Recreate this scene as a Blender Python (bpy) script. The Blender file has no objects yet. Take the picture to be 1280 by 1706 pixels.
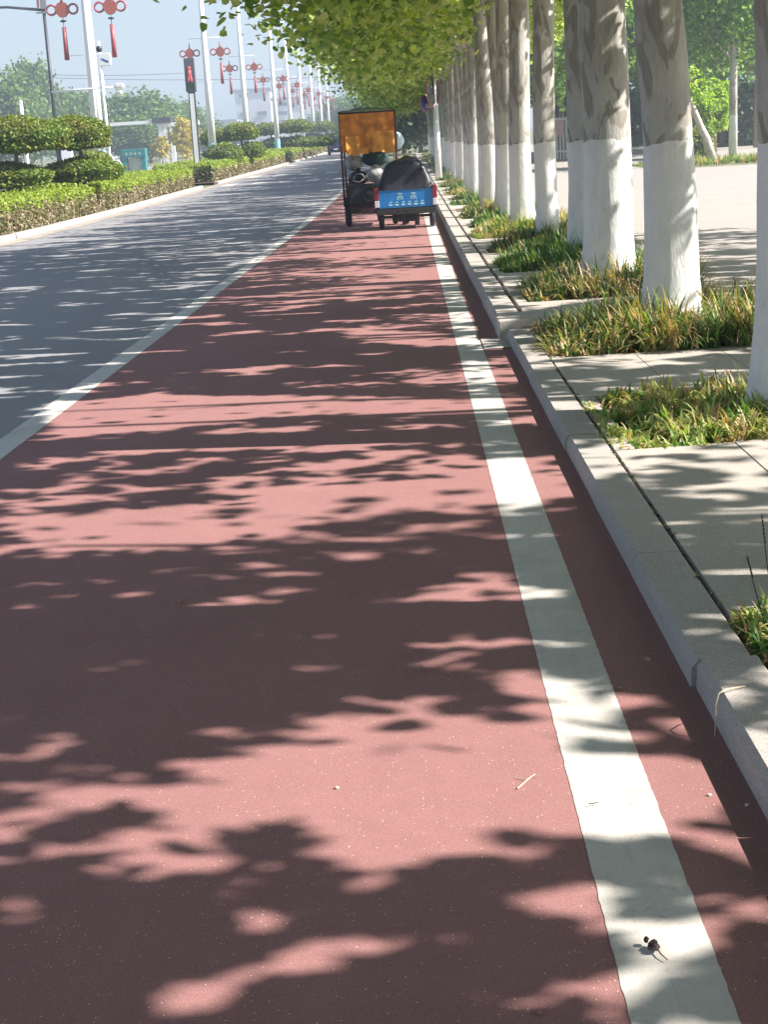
import bpy, math, random
import numpy as np
from mathutils import Vector, Matrix

# ------------------------------------------------------------------ camera
YAW, PITCH, ROLL = -0.027924781201770874, 0.2298385152320017, 0.05909736159250746
FPX, CX, CY, CAMH = 2563.0, 640.0, 853.0, 1.6
scn = bpy.context.scene
def cam_axes():
    F = np.array([math.sin(YAW)*math.cos(PITCH), math.cos(YAW)*math.cos(PITCH), -math.sin(PITCH)])
    r = np.array([math.cos(YAW), -math.sin(YAW), 0.0]); u = np.cross(r, F)
    r2 = r*math.cos(ROLL)-u*math.sin(ROLL); u2 = u*math.cos(ROLL)+r*math.sin(ROLL)
    return r2, u2, F
AR, AU, AF = cam_axes()
cd = bpy.data.cameras.new("camera"); cam = bpy.data.objects.new("camera", cd)
scn.collection.objects.link(cam)
m = Matrix.Identity(4)
for i in range(3):
    m[i][0], m[i][1], m[i][2] = AR[i], AU[i], -AF[i]
m[2][3] = CAMH
cam.matrix_world = m
cd.sensor_fit = 'VERTICAL'; cd.sensor_height = 36.0; cd.lens = FPX/1706*36.0
cd.clip_start = 0.05; cd.clip_end = 5000
scn.camera = cam

# ------------------------------------------------------------------ light
SUN_EL, SUN_BACK = math.radians(39), math.radians(8)   # sun on the right, slightly behind the viewer
sd = Vector((math.cos(SUN_EL)*math.cos(SUN_BACK), -math.cos(SUN_EL)*math.sin(SUN_BACK), math.sin(SUN_EL)))
sl = bpy.data.lights.new("sun", 'SUN'); sl.energy = 5.0; sl.angle = math.radians(0.42); sl.color = (1.0, 0.955, 0.90)
so = bpy.data.objects.new("sun", sl); so.rotation_euler = sd.to_track_quat('Z', 'Y').to_euler(); scn.collection.objects.link(so)
w = bpy.data.worlds.new("World"); scn.world = w; w.use_nodes = True
nt = w.node_tree; bg = nt.nodes['Background']
sky = nt.nodes.new('ShaderNodeTexSky'); sky.sky_type = 'NISHITA'; sky.sun_disc = False
sky.sun_elevation = SUN_EL; sky.sun_rotation = math.radians(94); sky.air_density = 1.0; sky.dust_density = 1.5; sky.ozone_density = 1.5
nt.links.new(sky.outputs[0], bg.inputs[0]); bg.inputs[1].default_value = 0.066
scn.view_settings.view_transform = 'Standard'; scn.view_settings.look = 'None'
scn.view_settings.exposure = 1.55; scn.view_settings.gamma = 1.0
scn.cycles.volume_max_steps = 64

rng = random.Random(5); nrg = np.random.default_rng(5)

# ------------------------------------------------------------------ ground height and pixel helpers (used to find where things stand)
def gz(Y):
    Y = float(Y)
    if Y < 25: return 0.0
    if Y < 55: return 0.012*(Y-25)**2/60
    return 0.012*(Y-40)
def ray(x, y): return AF + AR*(x-CX)/FPX - AU*(y-CY)/FPX
def at(px, Y, py=None):
    """world x (and z) of a picture column at distance Y"""
    d = ray(px, py if py is not None else 270); k = Y/d[1]
    return float(d[0]*k), float(CAMH+d[2]*k)
def hit(px, py, z=0.0):
    d = ray(px, py); t = np.linspace(1, 700, 60000); P = t[:, None]*d; P[:, 2] += CAMH
    Yv = P[:, 1]; g = np.where(Yv < 25, 0, np.where(Yv < 55, 0.012*(Yv-25)**2/60, 0.012*(Yv-40)))
    i = np.argmax(P[:, 2] < g+z); return P[i]

# ------------------------------------------------------------------ materials
def newmat(name):
    mt = bpy.data.materials.new(name); mt.use_nodes = True
    t = mt.node_tree; t.nodes.clear()
    out = t.nodes.new('ShaderNodeOutputMaterial'); b = t.nodes.new('ShaderNodeBsdfPrincipled')
    t.links.new(b.outputs[0], out.inputs[0]); b.inputs['Roughness'].default_value = 0.8
    return mt, t, b, out
def c4(c): return (c[0], c[1], c[2], 1.0)
def N(t, kind, **kw):
    n = t.nodes.new(kind)
    for k, v in kw.items():
        if k in n.inputs.keys(): n.inputs[k].default_value = v
        else: setattr(n, k, v)
    return n
def coord(t, scale=(1, 1, 1), kind='Object'):
    tc = t.nodes.new('ShaderNodeTexCoord'); mp = t.nodes.new('ShaderNodeMapping')
    mp.inputs['Scale'].default_value = scale; t.links.new(tc.outputs[kind], mp.inputs[0]); return mp.outputs[0]
def noise(t, vec, scale, detail=4, rough=0.55, dist=0.0):
    n = N(t, 'ShaderNodeTexNoise'); n.inputs['Scale'].default_value = scale; n.inputs['Detail'].default_value = detail
    n.inputs['Roughness'].default_value = rough; n.inputs['Distortion'].default_value = dist
    t.links.new(vec, n.inputs['Vector']); return n.outputs[0]
def ramp(t, fac, stops):
    r = t.nodes.new('ShaderNodeValToRGB'); e = r.color_ramp.elements
    while len(e) < len(stops): e.new(0.5)
    for i, (p, c) in enumerate(stops):
        e[i].position = p; e[i].color = c4(c) if not isinstance(c, (int, float)) else (c, c, c, 1)
    t.links.new(fac, r.inputs[0]); return r.outputs[0]
def mix(t, fac, a, b, mode='MIX'):
    n = t.nodes.new('ShaderNodeMix'); n.data_type = 'RGBA'; n.blend_type = mode
    for s, v in ((n.inputs[0], fac), (n.inputs[6], a), (n.inputs[7], b)):
        if isinstance(v, (int, float)): s.default_value = v if s == n.inputs[0] else (v, v, v, 1)
        elif isinstance(v, tuple): s.default_value = c4(v)
        else: t.links.new(v, s)
    return n.outputs[2]
def bump(t, b, h, strength=0.3, dist=0.01):
    n = t.nodes.new('ShaderNodeBump'); n.inputs['Strength'].default_value = strength; n.inputs['Distance'].default_value = dist
    t.links.new(h, n.inputs['Height']); t.links.new(n.outputs[0], b.inputs['Normal'])
def plain(name, col, rough=0.6, metal=0.0, var=0.12, scale=6.0, coat=0.0):
    mt, t, b, o = newmat(name); v = coord(t)
    n = noise(t, v, scale, 5, 0.6)
    dark = tuple(max(0, c*(1-var*1.6)) for c in col); light = tuple(min(1, c*(1+var)) for c in col)
    t.links.new(ramp(t, n, [(0.3, dark), (0.7, light)]), b.inputs['Base Color'])
    b.inputs['Roughness'].default_value = rough; b.inputs['Metallic'].default_value = metal
    b.inputs['Coat Weight'].default_value = coat
    return mt

def m_surface(name, base, dark, light, fine, speck=None, bumps=0.35):
    """worn paving or asphalt: large stains, fine aggregate, sparse bright grit"""
    mt, t, b, o = newmat(name); v = coord(t)
    big = noise(t, v, 0.9, 8, 0.68, 0.4); mid = noise(t, v, 9, 8, 0.72); trk = noise(t, coord(t, (1, 0.06, 1)), 3.2, 4, 0.6)
    col = ramp(t, mix(t, 0.35, big, trk), [(0.36, dark), (0.5, base), (0.64, light)])
    col = mix(t, 0.35, col, ramp(t, mid, [(0.3, dark), (0.7, light)]))
    fn = noise(t, v, fine, 3, 0.8)
    col = mix(t, 0.6, col, ramp(t, fn, [(0.32, tuple(c*0.55 for c in base)), (0.5, base), (0.72, tuple(min(1, c*1.5) for c in base))]))
    if speck:
        vo = N(t, 'ShaderNodeTexVoronoi'); vo.inputs['Scale'].default_value = speck[0]; t.links.new(v, vo.inputs['Vector'])
        sel = ramp(t, vo.outputs['Distance'], [(0.0, 1.0), (speck[2], 1.0), (speck[2]+0.03, 0.0)])
        pick = N(t, 'ShaderNodeSeparateColor'); t.links.new(vo.outputs['Color'], pick.inputs[0])
        some = ramp(t, pick.outputs[0], [(0.0, 0.0), (0.86, 0.0), (0.87, 1.0)])
        mm = mix(t, 1.0, sel, some, 'MULTIPLY')
        col = mix(t, mm, col, speck[1])
    t.links.new(col, b.inputs['Base Color']); b.inputs['Roughness'].default_value = 0.9
    b.inputs['Specular IOR Level'].default_value = 0.25
    bump(t, b, fn, bumps, 0.004)
    return mt
M = {}
M['lane'] = m_surface('red lane surface', (0.285, 0.140, 0.130), (0.215, 0.098, 0.094), (0.36, 0.188, 0.172), 210, (90, (0.66, 0.46, 0.34), 0.16))
M['asphalt'] = m_surface('grey asphalt', (0.265, 0.255, 0.255), (0.22, 0.21, 0.212), (0.31, 0.30, 0.298), 160, (70, (0.4, 0.4, 0.4), 0.12))
M['concrete'] = m_surface('pavement concrete', (0.42, 0.375, 0.33), (0.29, 0.255, 0.22), (0.50, 0.45, 0.405), 120, (60, (0.2, 0.18, 0.16), 0.10))
M['kerbstone'] = m_surface('kerb stone', (0.40, 0.36, 0.325), (0.28, 0.25, 0.225), (0.47, 0.43, 0.39), 130, (70, (0.15, 0.14, 0.13), 0.10))
M['palestone'] = m_surface('pale kerb stone', (0.42, 0.38, 0.345), (0.33, 0.295, 0.27), (0.49, 0.45, 0.41), 120, None)
M['sand'] = m_surface('sandy gutter', (0.36, 0.31, 0.265), (0.29, 0.25, 0.21), (0.42, 0.37, 0.31), 120, None)
def m_line():
    mt, t, b, o = newmat('road line paint'); v = coord(t)
    n1 = noise(t, v, 3.0, 8, 0.7); n2 = noise(t, v, 160, 3, 0.8); vs = coord(t, (10, 1.2, 1)); n3 = noise(t, vs, 2.2, 6, 0.7)
    col = ramp(t, n1, [(0.28, (0.42, 0.385, 0.345)), (0.5, (0.53, 0.495, 0.445)), (0.75, (0.59, 0.555, 0.50))])
    col = mix(t, ramp(t, n2, [(0.30, 0.75), (0.42, 0.0)]), col, (0.30, 0.22, 0.20))
    worn = mix(t, 1.0, ramp(t, noise(t, v, 55, 6, 0.8), [(0.36, 1.0), (0.43, 0.0)]), ramp(t, noise(t, v, 2.4, 4, 0.6), [(0.42, 0.1), (0.62, 0.9)]), 'MULTIPLY')
    col = mix(t, worn, col, (0.27, 0.17, 0.15))
    col = mix(t, ramp(t, n3, [(0.52, 0.0), (0.72, 0.6)]), col, (0.40, 0.33, 0.29))
    t.links.new(col, b.inputs['Base Color']); b.inputs['Roughness'].default_value = 0.75
    bump(t, b, n2, 0.3, 0.003); return mt
M['line'] = m_line()
def m_plaza():
    mt, t, b, o = newmat('plaza paving'); v = coord(t)
    br = N(t, 'ShaderNodeTexBrick'); br.inputs['Scale'].default_value = 2.0; br.inputs['Mortar Size'].default_value = 0.012
    br.inputs['Color1'].default_value = (0.33, 0.285, 0.26, 1); br.inputs['Color2'].default_value = (0.365, 0.32, 0.29, 1); br.inputs['Mortar'].default_value = (0.32, 0.28, 0.25, 1)
    t.links.new(v, br.inputs['Vector'])
    n = noise(t, v, 0.8, 6, 0.65)
    col = mix(t, 0.5, br.outputs[0], ramp(t, n, [(0.3, (0.30, 0.26, 0.235)), (0.7, (0.385, 0.34, 0.31))]))
    t.links.new(col, b.inputs['Base Color']); b.inputs['Roughness'].default_value = 0.85
    bump(t, b, noise(t, v, 90, 3, 0.7), 0.2, 0.004); return mt
M['plaza'] = m_plaza()
M['soil'] = m_surface('dark soil', (0.16, 0.12, 0.085), (0.10, 0.075, 0.055), (0.23, 0.18, 0.13), 60, None, 0.8)
M['verge'] = m_surface('dry verge soil', (0.17, 0.18, 0.09), (0.10, 0.11, 0.05), (0.26, 0.25, 0.14), 20, None, 0.8)

def m_leaf(name, cols, trans=0.35, rough=0.5, clump=None):
    """leaf surface: every leaf its own tint, light passes through"""
    mt, t, b, out = newmat(name)
    g = t.nodes.new('ShaderNodeNewGeometry')
    st = [(i/max(1, len(cols)-1), c) for i, c in enumerate(cols)]
    col = ramp(t, g.outputs['Random Per Island'], st)
    if clump:
        n = noise(t, coord(t), clump[0], 3, 0.5)
        col = mix(t, ramp(t, n, [(0.40, 0.0), (0.62, 0.75)]), col, clump[1])
    t.links.new(col, b.inputs['Base Color']); b.inputs['Roughness'].default_value = rough
    b.inputs['Specular IOR Level'].default_value = 0.3
    tr = t.nodes.new('ShaderNodeBsdfTranslucent')
    t.links.new(mix(t, 1.0, col, (1.35, 1.5, 0.5), 'MULTIPLY'), tr.inputs[0])
    ms = t.nodes.new('ShaderNodeMixShader'); ms.inputs[0].default_value = trans
    t.links.new(b.outputs[0], ms.inputs[1]); t.links.new(tr.outputs[0], ms.inputs[2]); t.links.new(ms.outputs[0], out.inputs[0])
    return mt
M['plane_leaf'] = m_leaf('plane tree leaf', [(0.11, 0.19, 0.045), (0.20, 0.29, 0.07), (0.30, 0.39, 0.10), (0.42, 0.49, 0.17), (0.50, 0.50, 0.26)], 0.47)
M['bright_leaf'] = m_leaf('bright tree leaf', [(0.16, 0.26, 0.03), (0.25, 0.36, 0.04), (0.34, 0.46, 0.06), (0.40, 0.48, 0.08)], 0.45)
M['mid_leaf'] = m_leaf('plaza tree leaf', [(0.06, 0.13, 0.03), (0.10, 0.19, 0.035), (0.16, 0.26, 0.05), (0.24, 0.36, 0.07)], 0.4)
M['dark_leaf'] = m_leaf('evergreen and shaded leaf', [(0.035, 0.065, 0.03), (0.055, 0.095, 0.035), (0.08, 0.12, 0.045)], 0.15)
M['far_leaf'] = m_leaf('far tree leaf', [(0.09, 0.15, 0.05), (0.13, 0.20, 0.06), (0.18, 0.24, 0.08)], 0.35)
M['yellow_leaf'] = m_leaf('yellow tree leaf', [(0.45, 0.33, 0.04), (0.55, 0.42, 0.05), (0.35, 0.32, 0.06)], 0.4)
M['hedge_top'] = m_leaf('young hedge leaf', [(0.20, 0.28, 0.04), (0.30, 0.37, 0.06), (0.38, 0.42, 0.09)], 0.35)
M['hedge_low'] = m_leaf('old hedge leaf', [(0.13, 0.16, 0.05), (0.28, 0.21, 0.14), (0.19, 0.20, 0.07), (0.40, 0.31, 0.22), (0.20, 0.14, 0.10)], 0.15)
M['pad_leaf'] = m_leaf('clipped shrub leaf', [(0.12, 0.19, 0.04), (0.17, 0.25, 0.05), (0.24, 0.31, 0.06)], 0.25, 0.5, (1.2, (0.22, 0.21, 0.05)))
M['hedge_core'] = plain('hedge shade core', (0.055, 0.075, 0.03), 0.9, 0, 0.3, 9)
M['twig'] = plain('hedge stems', (0.28, 0.21, 0.16), 0.9, 0, 0.35, 20)
M['grass_green'] = m_leaf('green grass blade', [(0.07, 0.16, 0.04), (0.12, 0.24, 0.05), (0.18, 0.30, 0.06)], 0.3)
M['grass_lime'] = m_leaf('yellow green grass blade', [(0.28, 0.33, 0.08), (0.38, 0.42, 0.13), (0.50, 0.48, 0.24)], 0.35)
M['grass_dry'] = m_leaf('dry grass blade', [(0.48, 0.34, 0.16), (0.55, 0.40, 0.22), (0.42, 0.24, 0.12), (0.60, 0.50, 0.30)], 0.25)
M['grass_dark'] = m_leaf('dark grass blade', [(0.04, 0.09, 0.03), (0.07, 0.13, 0.04)], 0.2)
def m_bark(name, paint=1.4):
    mt, t, b, o = newmat(name)
    v = coord(t); vs = coord(t, (1, 1, 0.45))
    n1 = noise(t, vs, 2.6, 3, 0.5, 0.5); n2 = noise(t, vs, 4.6, 2.5, 0.5, 0.9); n3 = noise(t, coord(t, (1, 1, 0.2)), 40, 5, 0.7)
    col = ramp(t, n1, [(0.34, (0.25, 0.23, 0.195)), (0.46, (0.34, 0.32, 0.29)), (0.56, (0.42, 0.40, 0.37)), (0.70, (0.50, 0.48, 0.45))])
    dk = ramp(t, n2, [(0.55, 0.0), (0.575, 1.0), (0.75, 1.0)])
    col = mix(t, mix(t, 1.0, dk, 0.9, 'MULTIPLY'), col, (0.19, 0.165, 0.135))
    li = ramp(t, n2, [(0.30, 1.0), (0.36, 0.8), (0.39, 0.0)])
    col = mix(t, li, col, (0.40, 0.40, 0.30))
    col = mix(t, 0.25, col, ramp(t, n3, [(0.3, (0.25, 0.23, 0.2)), (0.7, (0.7, 0.68, 0.62))]))
    # whitewash up to a roughly level edge
    sep = N(t, 'ShaderNodeSeparateXYZ'); t.links.new(v, sep.inputs[0])
    ad = N(t, 'ShaderNodeMath', operation='MULTIPLY_ADD'); t.links.new(noise(t, v, 5, 3), ad.inputs[0]); ad.inputs[1].default_value = 0.13; t.links.new(sep.outputs[2], ad.inputs[2])
    lt = N(t, 'ShaderNodeMath', operation='LESS_THAN'); t.links.new(ad.outputs[0], lt.inputs[0]); lt.inputs[1].default_value = paint+0.065
    pw = ramp(t, noise(t, vs, 7, 6, 0.7, 0.5), [(0.25, (0.60, 0.585, 0.56)), (0.5, (0.75, 0.74, 0.72)), (0.8, (0.82, 0.81, 0.79))])
    crack = ramp(t, noise(t, coord(t, (1, 1, 0.12)), 24, 6, 0.75, 0.4), [(0.30, 1.0), (0.37, 0.0)])
    pw = mix(t, crack, pw, (0.50, 0.47, 0.43))
    wash = N(t, 'ShaderNodeMath', operation='MULTIPLY'); t.links.new(lt.outputs[0], wash.inputs[0]); wash.inputs[1].default_value = 0.97
    col = mix(t, wash.outputs[0], col, pw)
    t.links.new(col, b.inputs['Base Color']); b.inputs['Roughness'].default_value = 0.85
    bump(t, b, mix(t, 0.5, noise(t, coord(t, (1, 1, 0.35)), 16, 8, 0.68), noise(t, vs, 4.6, 2.5, 0.5, 0.9)), 0.8, 0.03)
    return mt
M['bark'] = m_bark('plane tree bark', 1.49)
M['bark_small'] = m_bark('young tree bark', 1.9)
M['bark_plain'] = plain('brown bark', (0.27, 0.21, 0.16), 0.9, 0, 0.3, 12)
M['pale_bark'] = plain('pale bark', (0.50, 0.45, 0.38), 0.9, 0, 0.25, 12)
M['white_metal'] = plain('white painted metal', (0.86, 0.86, 0.86), 0.45, 0, 0.03)
M['blue_paint'] = plain('sky blue paint', (0.30, 0.55, 0.72), 0.5, 0, 0.08)
M['lantern_red'] = plain('lantern red', (0.36, 0.08, 0.09), 0.45, 0, 0.1)
M['lantern_face'] = plain('lantern face', (0.45, 0.13, 0.10), 0.45, 0, 0.25, 30)
M['black'] = plain('black plastic', (0.02, 0.02, 0.022), 0.5)
M['dark_metal'] = plain('dark painted metal', (0.045, 0.05, 0.06), 0.5, 0.3)
M['rubber'] = plain('tyre rubber', (0.025, 0.025, 0.028), 0.85)
M['steel'] = plain('dull steel', (0.38, 0.38, 0.40), 0.4, 0.7)
M['orange'] = plain('orange tarp', (1.0, 0.36, 0.06), 0.6, 0, 0.25, 5)  # brighter copy of the tarp colour, stands for its sunlit patches
M['tan'] = plain('shaded orange tarp', (0.78, 0.27, 0.05), 0.75, 0, 0.35, 5)  # same orange cloth with its shade put into the colour
M['green_tarp'] = plain('green tarp', (0.10, 0.30, 0.16), 0.6, 0, 0.2)
M['dark_green'] = plain('dark green sack cloth', (0.02, 0.055, 0.05), 0.8, 0, 0.3)
M['sack'] = plain('grey woven sack', (0.34, 0.34, 0.33), 0.8, 0, 0.35, 9)
M['rust'] = plain('rusty brown paint', (0.10, 0.045, 0.045), 0.7, 0.1, 0.4, 14)
M['blue'] = plain('bright blue paint', (0.01, 0.20, 0.55), 0.35, 0.0, 0.12, 6, 0.4)
M['navy'] = plain('dark tarp', (0.018, 0.018, 0.03), 0.45, 0, 0.3, 8)
M['tail_red'] = plain('tail lamp red', (0.25, 0.02, 0.03), 0.25)
M['tail_white'] = plain('reflector white', (0.7, 0.65, 0.68), 0.3)
M['decal'] = plain('pale blue lettering', (0.45, 0.75, 0.85), 0.5)
M['teal'] = plain('teal paint', (0.02, 0.20, 0.20), 0.5, 0, 0.1)
M['cream'] = plain('cream panel', (0.62, 0.66, 0.52), 0.7)
M['white_car'] = plain('white car paint', (0.78, 0.78, 0.78), 0.25, 0, 0.02, 3, 0.5)
M['dark_car'] = plain('dark blue car paint', (0.04, 0.045, 0.08), 0.3, 0.2, 0.05, 3, 0.5)
M['glass'] = plain('dark window glass', (0.03, 0.04, 0.05), 0.08)
M['wall_far'] = plain('pale plaster wall', (0.70, 0.68, 0.72), 0.9, 0, 0.04, 0.2)
M['roof_far'] = plain('grey roof', (0.25, 0.25, 0.28), 0.9)
M['win_far'] = plain('far window', (0.10, 0.12, 0.18), 0.3)
M['sign_blue'] = plain('sign blue', (0.02, 0.06, 0.40), 0.4)
M['pale_blue'] = plain('pale blue rain cover', (0.48, 0.66, 0.70), 0.5, 0, 0.1)
M['screen_box'] = plain('signal housing', (0.10, 0.10, 0.12), 0.6)
M['straw'] = plain('dry stalk', (0.55, 0.45, 0.30), 0.8)
M['dead_leaf'] = plain('dead leaf', (0.045, 0.03, 0.025), 0.8, 0, 0.3, 40)
M['brown_leaf'] = plain('curled brown leaf', (0.34, 0.2, 0.1), 0.8, 0, 0.3, 40)
M['pebble'] = plain('pale pebble', (0.6, 0.55, 0.48), 0.8)
def m_emit(name, col, s):
    mt, t, b, o = newmat(name); b.inputs['Base Color'].default_value = c4(col)
    b.inputs['Emission Color'].default_value = c4(col); b.inputs['Emission Strength'].default_value = s; return mt
M['red_light'] = m_emit('lit red figure', (0.7, 0.10, 0.12), 0.25)

# ------------------------------------------------------------------ mesh helpers
COL = scn.collection
class MB:
    def __init__(s): s.v = []; s.f = []; s.m = []
    def add(s, vs, fs, mi=0):
        o = len(s.v); s.v += [tuple(map(float, p)) for p in vs]; s.f += [tuple(i+o for i in f) for f in fs]; s.m += [mi]*len(fs); return s
    def box(s, a, b, mi=0, M4=None):
        x0, y0, z0 = a; x1, y1, z1 = b
        vs = [(x0,y0,z0),(x1,y0,z0),(x1,y1,z0),(x0,y1,z0),(x0,y0,z1),(x1,y0,z1),(x1,y1,z1),(x0,y1,z1)]
        if M4: vs = [tuple(M4 @ Vector(p)) for p in vs]
        return s.add(vs, [(0,3,2,1),(4,5,6,7),(0,1,5,4),(1,2,6,5),(2,3,7,6),(3,0,4,7)], mi)
    def bevbox(s, a, b, r, mi=0, M4=None):
        """box with chamfered edges"""
        import bmesh
        bm = bmesh.new(); bmesh.ops.create_cube(bm, size=1.0)
        c = [(a[i]+b[i])/2 for i in range(3)]; d = [b[i]-a[i] for i in range(3)]
        for v in bm.verts: v.co = Vector([c[i]+v.co[i]*d[i] for i in range(3)])
        bmesh.ops.bevel(bm, geom=list(bm.edges), offset=r, segments=2, affect='EDGES', profile=0.6)
        bm.verts.index_update()
        vs = [tuple(M4 @ v.co) if M4 else tuple(v.co) for v in bm.verts]; fs = [tuple(v.index for v in f.verts) for f in bm.faces]
        bm.free(); return s.add(vs, fs, mi)
    def tube(s, pts, rad, n=8, mi=0, cap=True, jit=0.0, rnd=None):
        pts = [Vector(p) for p in pts]
        if not hasattr(rad, '__len__'): rad = [rad]*len(pts)
        vs = []; up = None
        for i, p in enumerate(pts):
            d = (pts[min(i+1, len(pts)-1)]-pts[max(i-1, 0)]).normalized()
            if up is None:
                up = Vector((0, 1, 0)) if abs(d.z) > 0.7 else Vector((0, 0, 1))
            a = d.cross(up).normalized(); bb = a.cross(d).normalized(); up = bb
            for k in range(n):
                th = 2*math.pi*k/n; r = rad[i]*(1+(rnd.uniform(-jit, jit) if rnd else 0))
                vs.append(p+a*math.cos(th)*r+bb*math.sin(th)*r)
        fs = []
        for i in range(len(pts)-1):
            for k in range(n):
                k2 = (k+1) % n; fs.append((i*n+k, i*n+k2, (i+1)*n+k2, (i+1)*n+k))
        if cap: fs.append(tuple(range(n-1, -1, -1))); fs.append(tuple((len(pts)-1)*n+k for k in range(n)))
        return s.add(vs, fs, mi)
    def cyl(s, p, q, r, n=16, mi=0, r2=None): return s.tube([p, q], [r, r if r2 is None else r2], n, mi)
    def ell(s, c, r, nu=16, nv=10, mi=0, jit=0.0, rnd=None, M4=None):
        vs = []; fs = []
        for j in range(nv+1):
            ph = math.pi*j/nv
            for i in range(nu):
                th = 2*math.pi*i/nu; q = 1+(rnd.uniform(-jit, jit) if rnd else 0)
                p = Vector((c[0]+r[0]*q*math.sin(ph)*math.cos(th), c[1]+r[1]*q*math.sin(ph)*math.sin(th), c[2]+r[2]*q*math.cos(ph)))
                vs.append(M4 @ p if M4 else p)
        for j in range(nv):
            for i in range(nu):
                i2 = (i+1) % nu; fs.append((j*nu+i, (j+1)*nu+i, (j+1)*nu+i2, j*nu+i2))
        return s.add(vs, fs, mi)
    def torus(s, c, R, r, axis='y', n=24, k=8, mi=0, arc=2*math.pi, a0=0.0):
        pts = []
        for i in range(n+1):
            a = a0+arc*i/n; u, v = math.cos(a)*R, math.sin(a)*R
            pts.append((c[0]+u, c[1], c[2]+v) if axis == 'y' else ((c[0], c[1]+u, c[2]+v) if axis == 'x' else (c[0]+u, c[1]+v, c[2])))
        return s.tube(pts, r, k, mi, cap=False)
    def prism(s, prof, y0, y1, mi=0, axis='y'):
        """profile in x,z pushed along y (or y,z pushed along x)"""
        n = len(prof)
        if axis == 'y': vs = [(a, y0, b) for a, b in prof]+[(a, y1, b) for a, b in prof]
        else: vs = [(y0, a, b) for a, b in prof]+[(y1, a, b) for a, b in prof]
        fs = [tuple(range(n)), tuple(range(2*n-1, n-1, -1))]+[(i, i+n, (i+1) % n+n, (i+1) % n) for i in range(n)]
        return s.add(vs, fs, mi)
    def build(s, name, mats, parent=None, smooth=False, loc=None):
        me = bpy.data.meshes.new(name); me.from_pydata(s.v, [], s.f)
        if not isinstance(mats, (list, tuple)): mats = [mats]
        for k in mats: me.materials.append(M[k] if isinstance(k, str) else k)
        me.polygons.foreach_set('material_index', s.m)
        if smooth: me.polygons.foreach_set('use_smooth', [True]*len(s.f))
        me.update(); ob = bpy.data.objects.new(name, me); COL.objects.link(ob)
        if parent: ob.parent = parent
        if loc: ob.location = loc
        return ob
def arrays_mesh(name, V, F, mats, mi=None, smooth=False, parent=None):
    """V (n,3), F list of equal-size faces (k,c)"""
    me = bpy.data.meshes.new(name); k, c = F.shape
    me.vertices.add(len(V)); me.vertices.foreach_set('co', np.asarray(V, np.float32).ravel())
    me.loops.add(k*c); me.loops.foreach_set('vertex_index', F.astype(np.int32).ravel())
    me.polygons.add(k); me.polygons.foreach_set('loop_start', np.arange(0, k*c, c, dtype=np.int32)); me.polygons.foreach_set('loop_total', np.full(k, c, np.int32))
    for q in mats: me.materials.append(M[q])
    if mi is not None: me.polygons.foreach_set('material_index', np.asarray(mi, np.int32))
    if smooth: me.polygons.foreach_set('use_smooth', np.ones(k, bool))
    me.update(calc_edges=True)
    ob = bpy.data.objects.new(name, me); COL.objects.link(ob)
    if parent: ob.parent = parent
    return ob
def tag(o, label=None, cat=None, group=None, kind=None):
    if label: o['label'] = label
    if cat: o['category'] = cat
    if group: o['group'] = group
    if kind: o['kind'] = kind
    return o
def thing(name, label, cat, loc=(0, 0, 0), rz=0.0, group=None):
    o = bpy.data.objects.new(name, None); COL.objects.link(o); o.location = loc; o.rotation_euler = (0, 0, rz)
    return tag(o, label, cat, group)
def copy_thing(r, loc, rz=0.0, label=None, scale=None):
    def cp(o, parent):
        c = o.copy(); COL.objects.link(c); c.parent = parent
        for ch in o.children: cp(ch, c)
        return c
    kids = list(r.children); c = r.copy(); COL.objects.link(c); c.location = loc; c.rotation_euler = (0, 0, rz)
    if label: c['label'] = label
    if scale: c.scale = scale
    for k in kids: cp(k, c)
    return c
ORD = ['first','second','third','fourth','fifth','sixth','seventh','eighth','ninth','tenth','eleventh','twelfth','thirteenth','fourteenth','fifteenth','sixteenth','seventeenth','eighteenth','nineteenth','twentieth']
for a in ['twenty','thirty']: ORD += [a+'-'+b for b in ORD[:9]]+([{'twenty':'thirtieth','thirty':'fortieth'}[a]])

# ------------------------------------------------------------------ ground sheets
YS = [-40, -10, 0, 2, 4, 6, 8, 10, 12, 14, 16, 18, 20, 22, 24]+list(range(25, 60, 2))+[60, 65, 70, 75, 80, 90, 100, 115, 130, 150, 175, 200, 250, 300, 400, 600, 900, 1500]
def sheet(name, x0, x1, y0, y1, dz, mat, label=None, kind='structure', nx=1):
    """strip of ground; x0 and x1 may be functions of y"""
    fx0 = x0 if callable(x0) else (lambda y: x0); fx1 = x1 if callable(x1) else (lambda y: x1)
    ys = sorted(set([y0, y1]+[y for y in YS if y0 < y < y1])); mb = MB(); vs = []; fs = []
    for y in ys:
        for i in range(nx+1):
            vs.append((fx0(y)+(fx1(y)-fx0(y))*i/nx, y, gz(y)+dz))
    for j in range(len(ys)-1):
        for i in range(nx):
            a = j*(nx+1)+i; fs.append((a, a+1, a+nx+2, a+nx+1))
    mb.add(vs, fs); o = mb.build(name, mat); o['kind'] = kind
    return o
sheet('ground', -900, 900, -40, 1500, -0.03, 'verge', nx=4)
sheet('road', -9.6, -2.3, -12, 900, 0.0, 'asphalt')
sheet('far_carriageway', -27, -15.5, -12, 900, 0.0, 'asphalt')
sheet('cycle_lane', lambda y: -2.45, 0.80, -12, 74, 0.004, 'lane')
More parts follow.
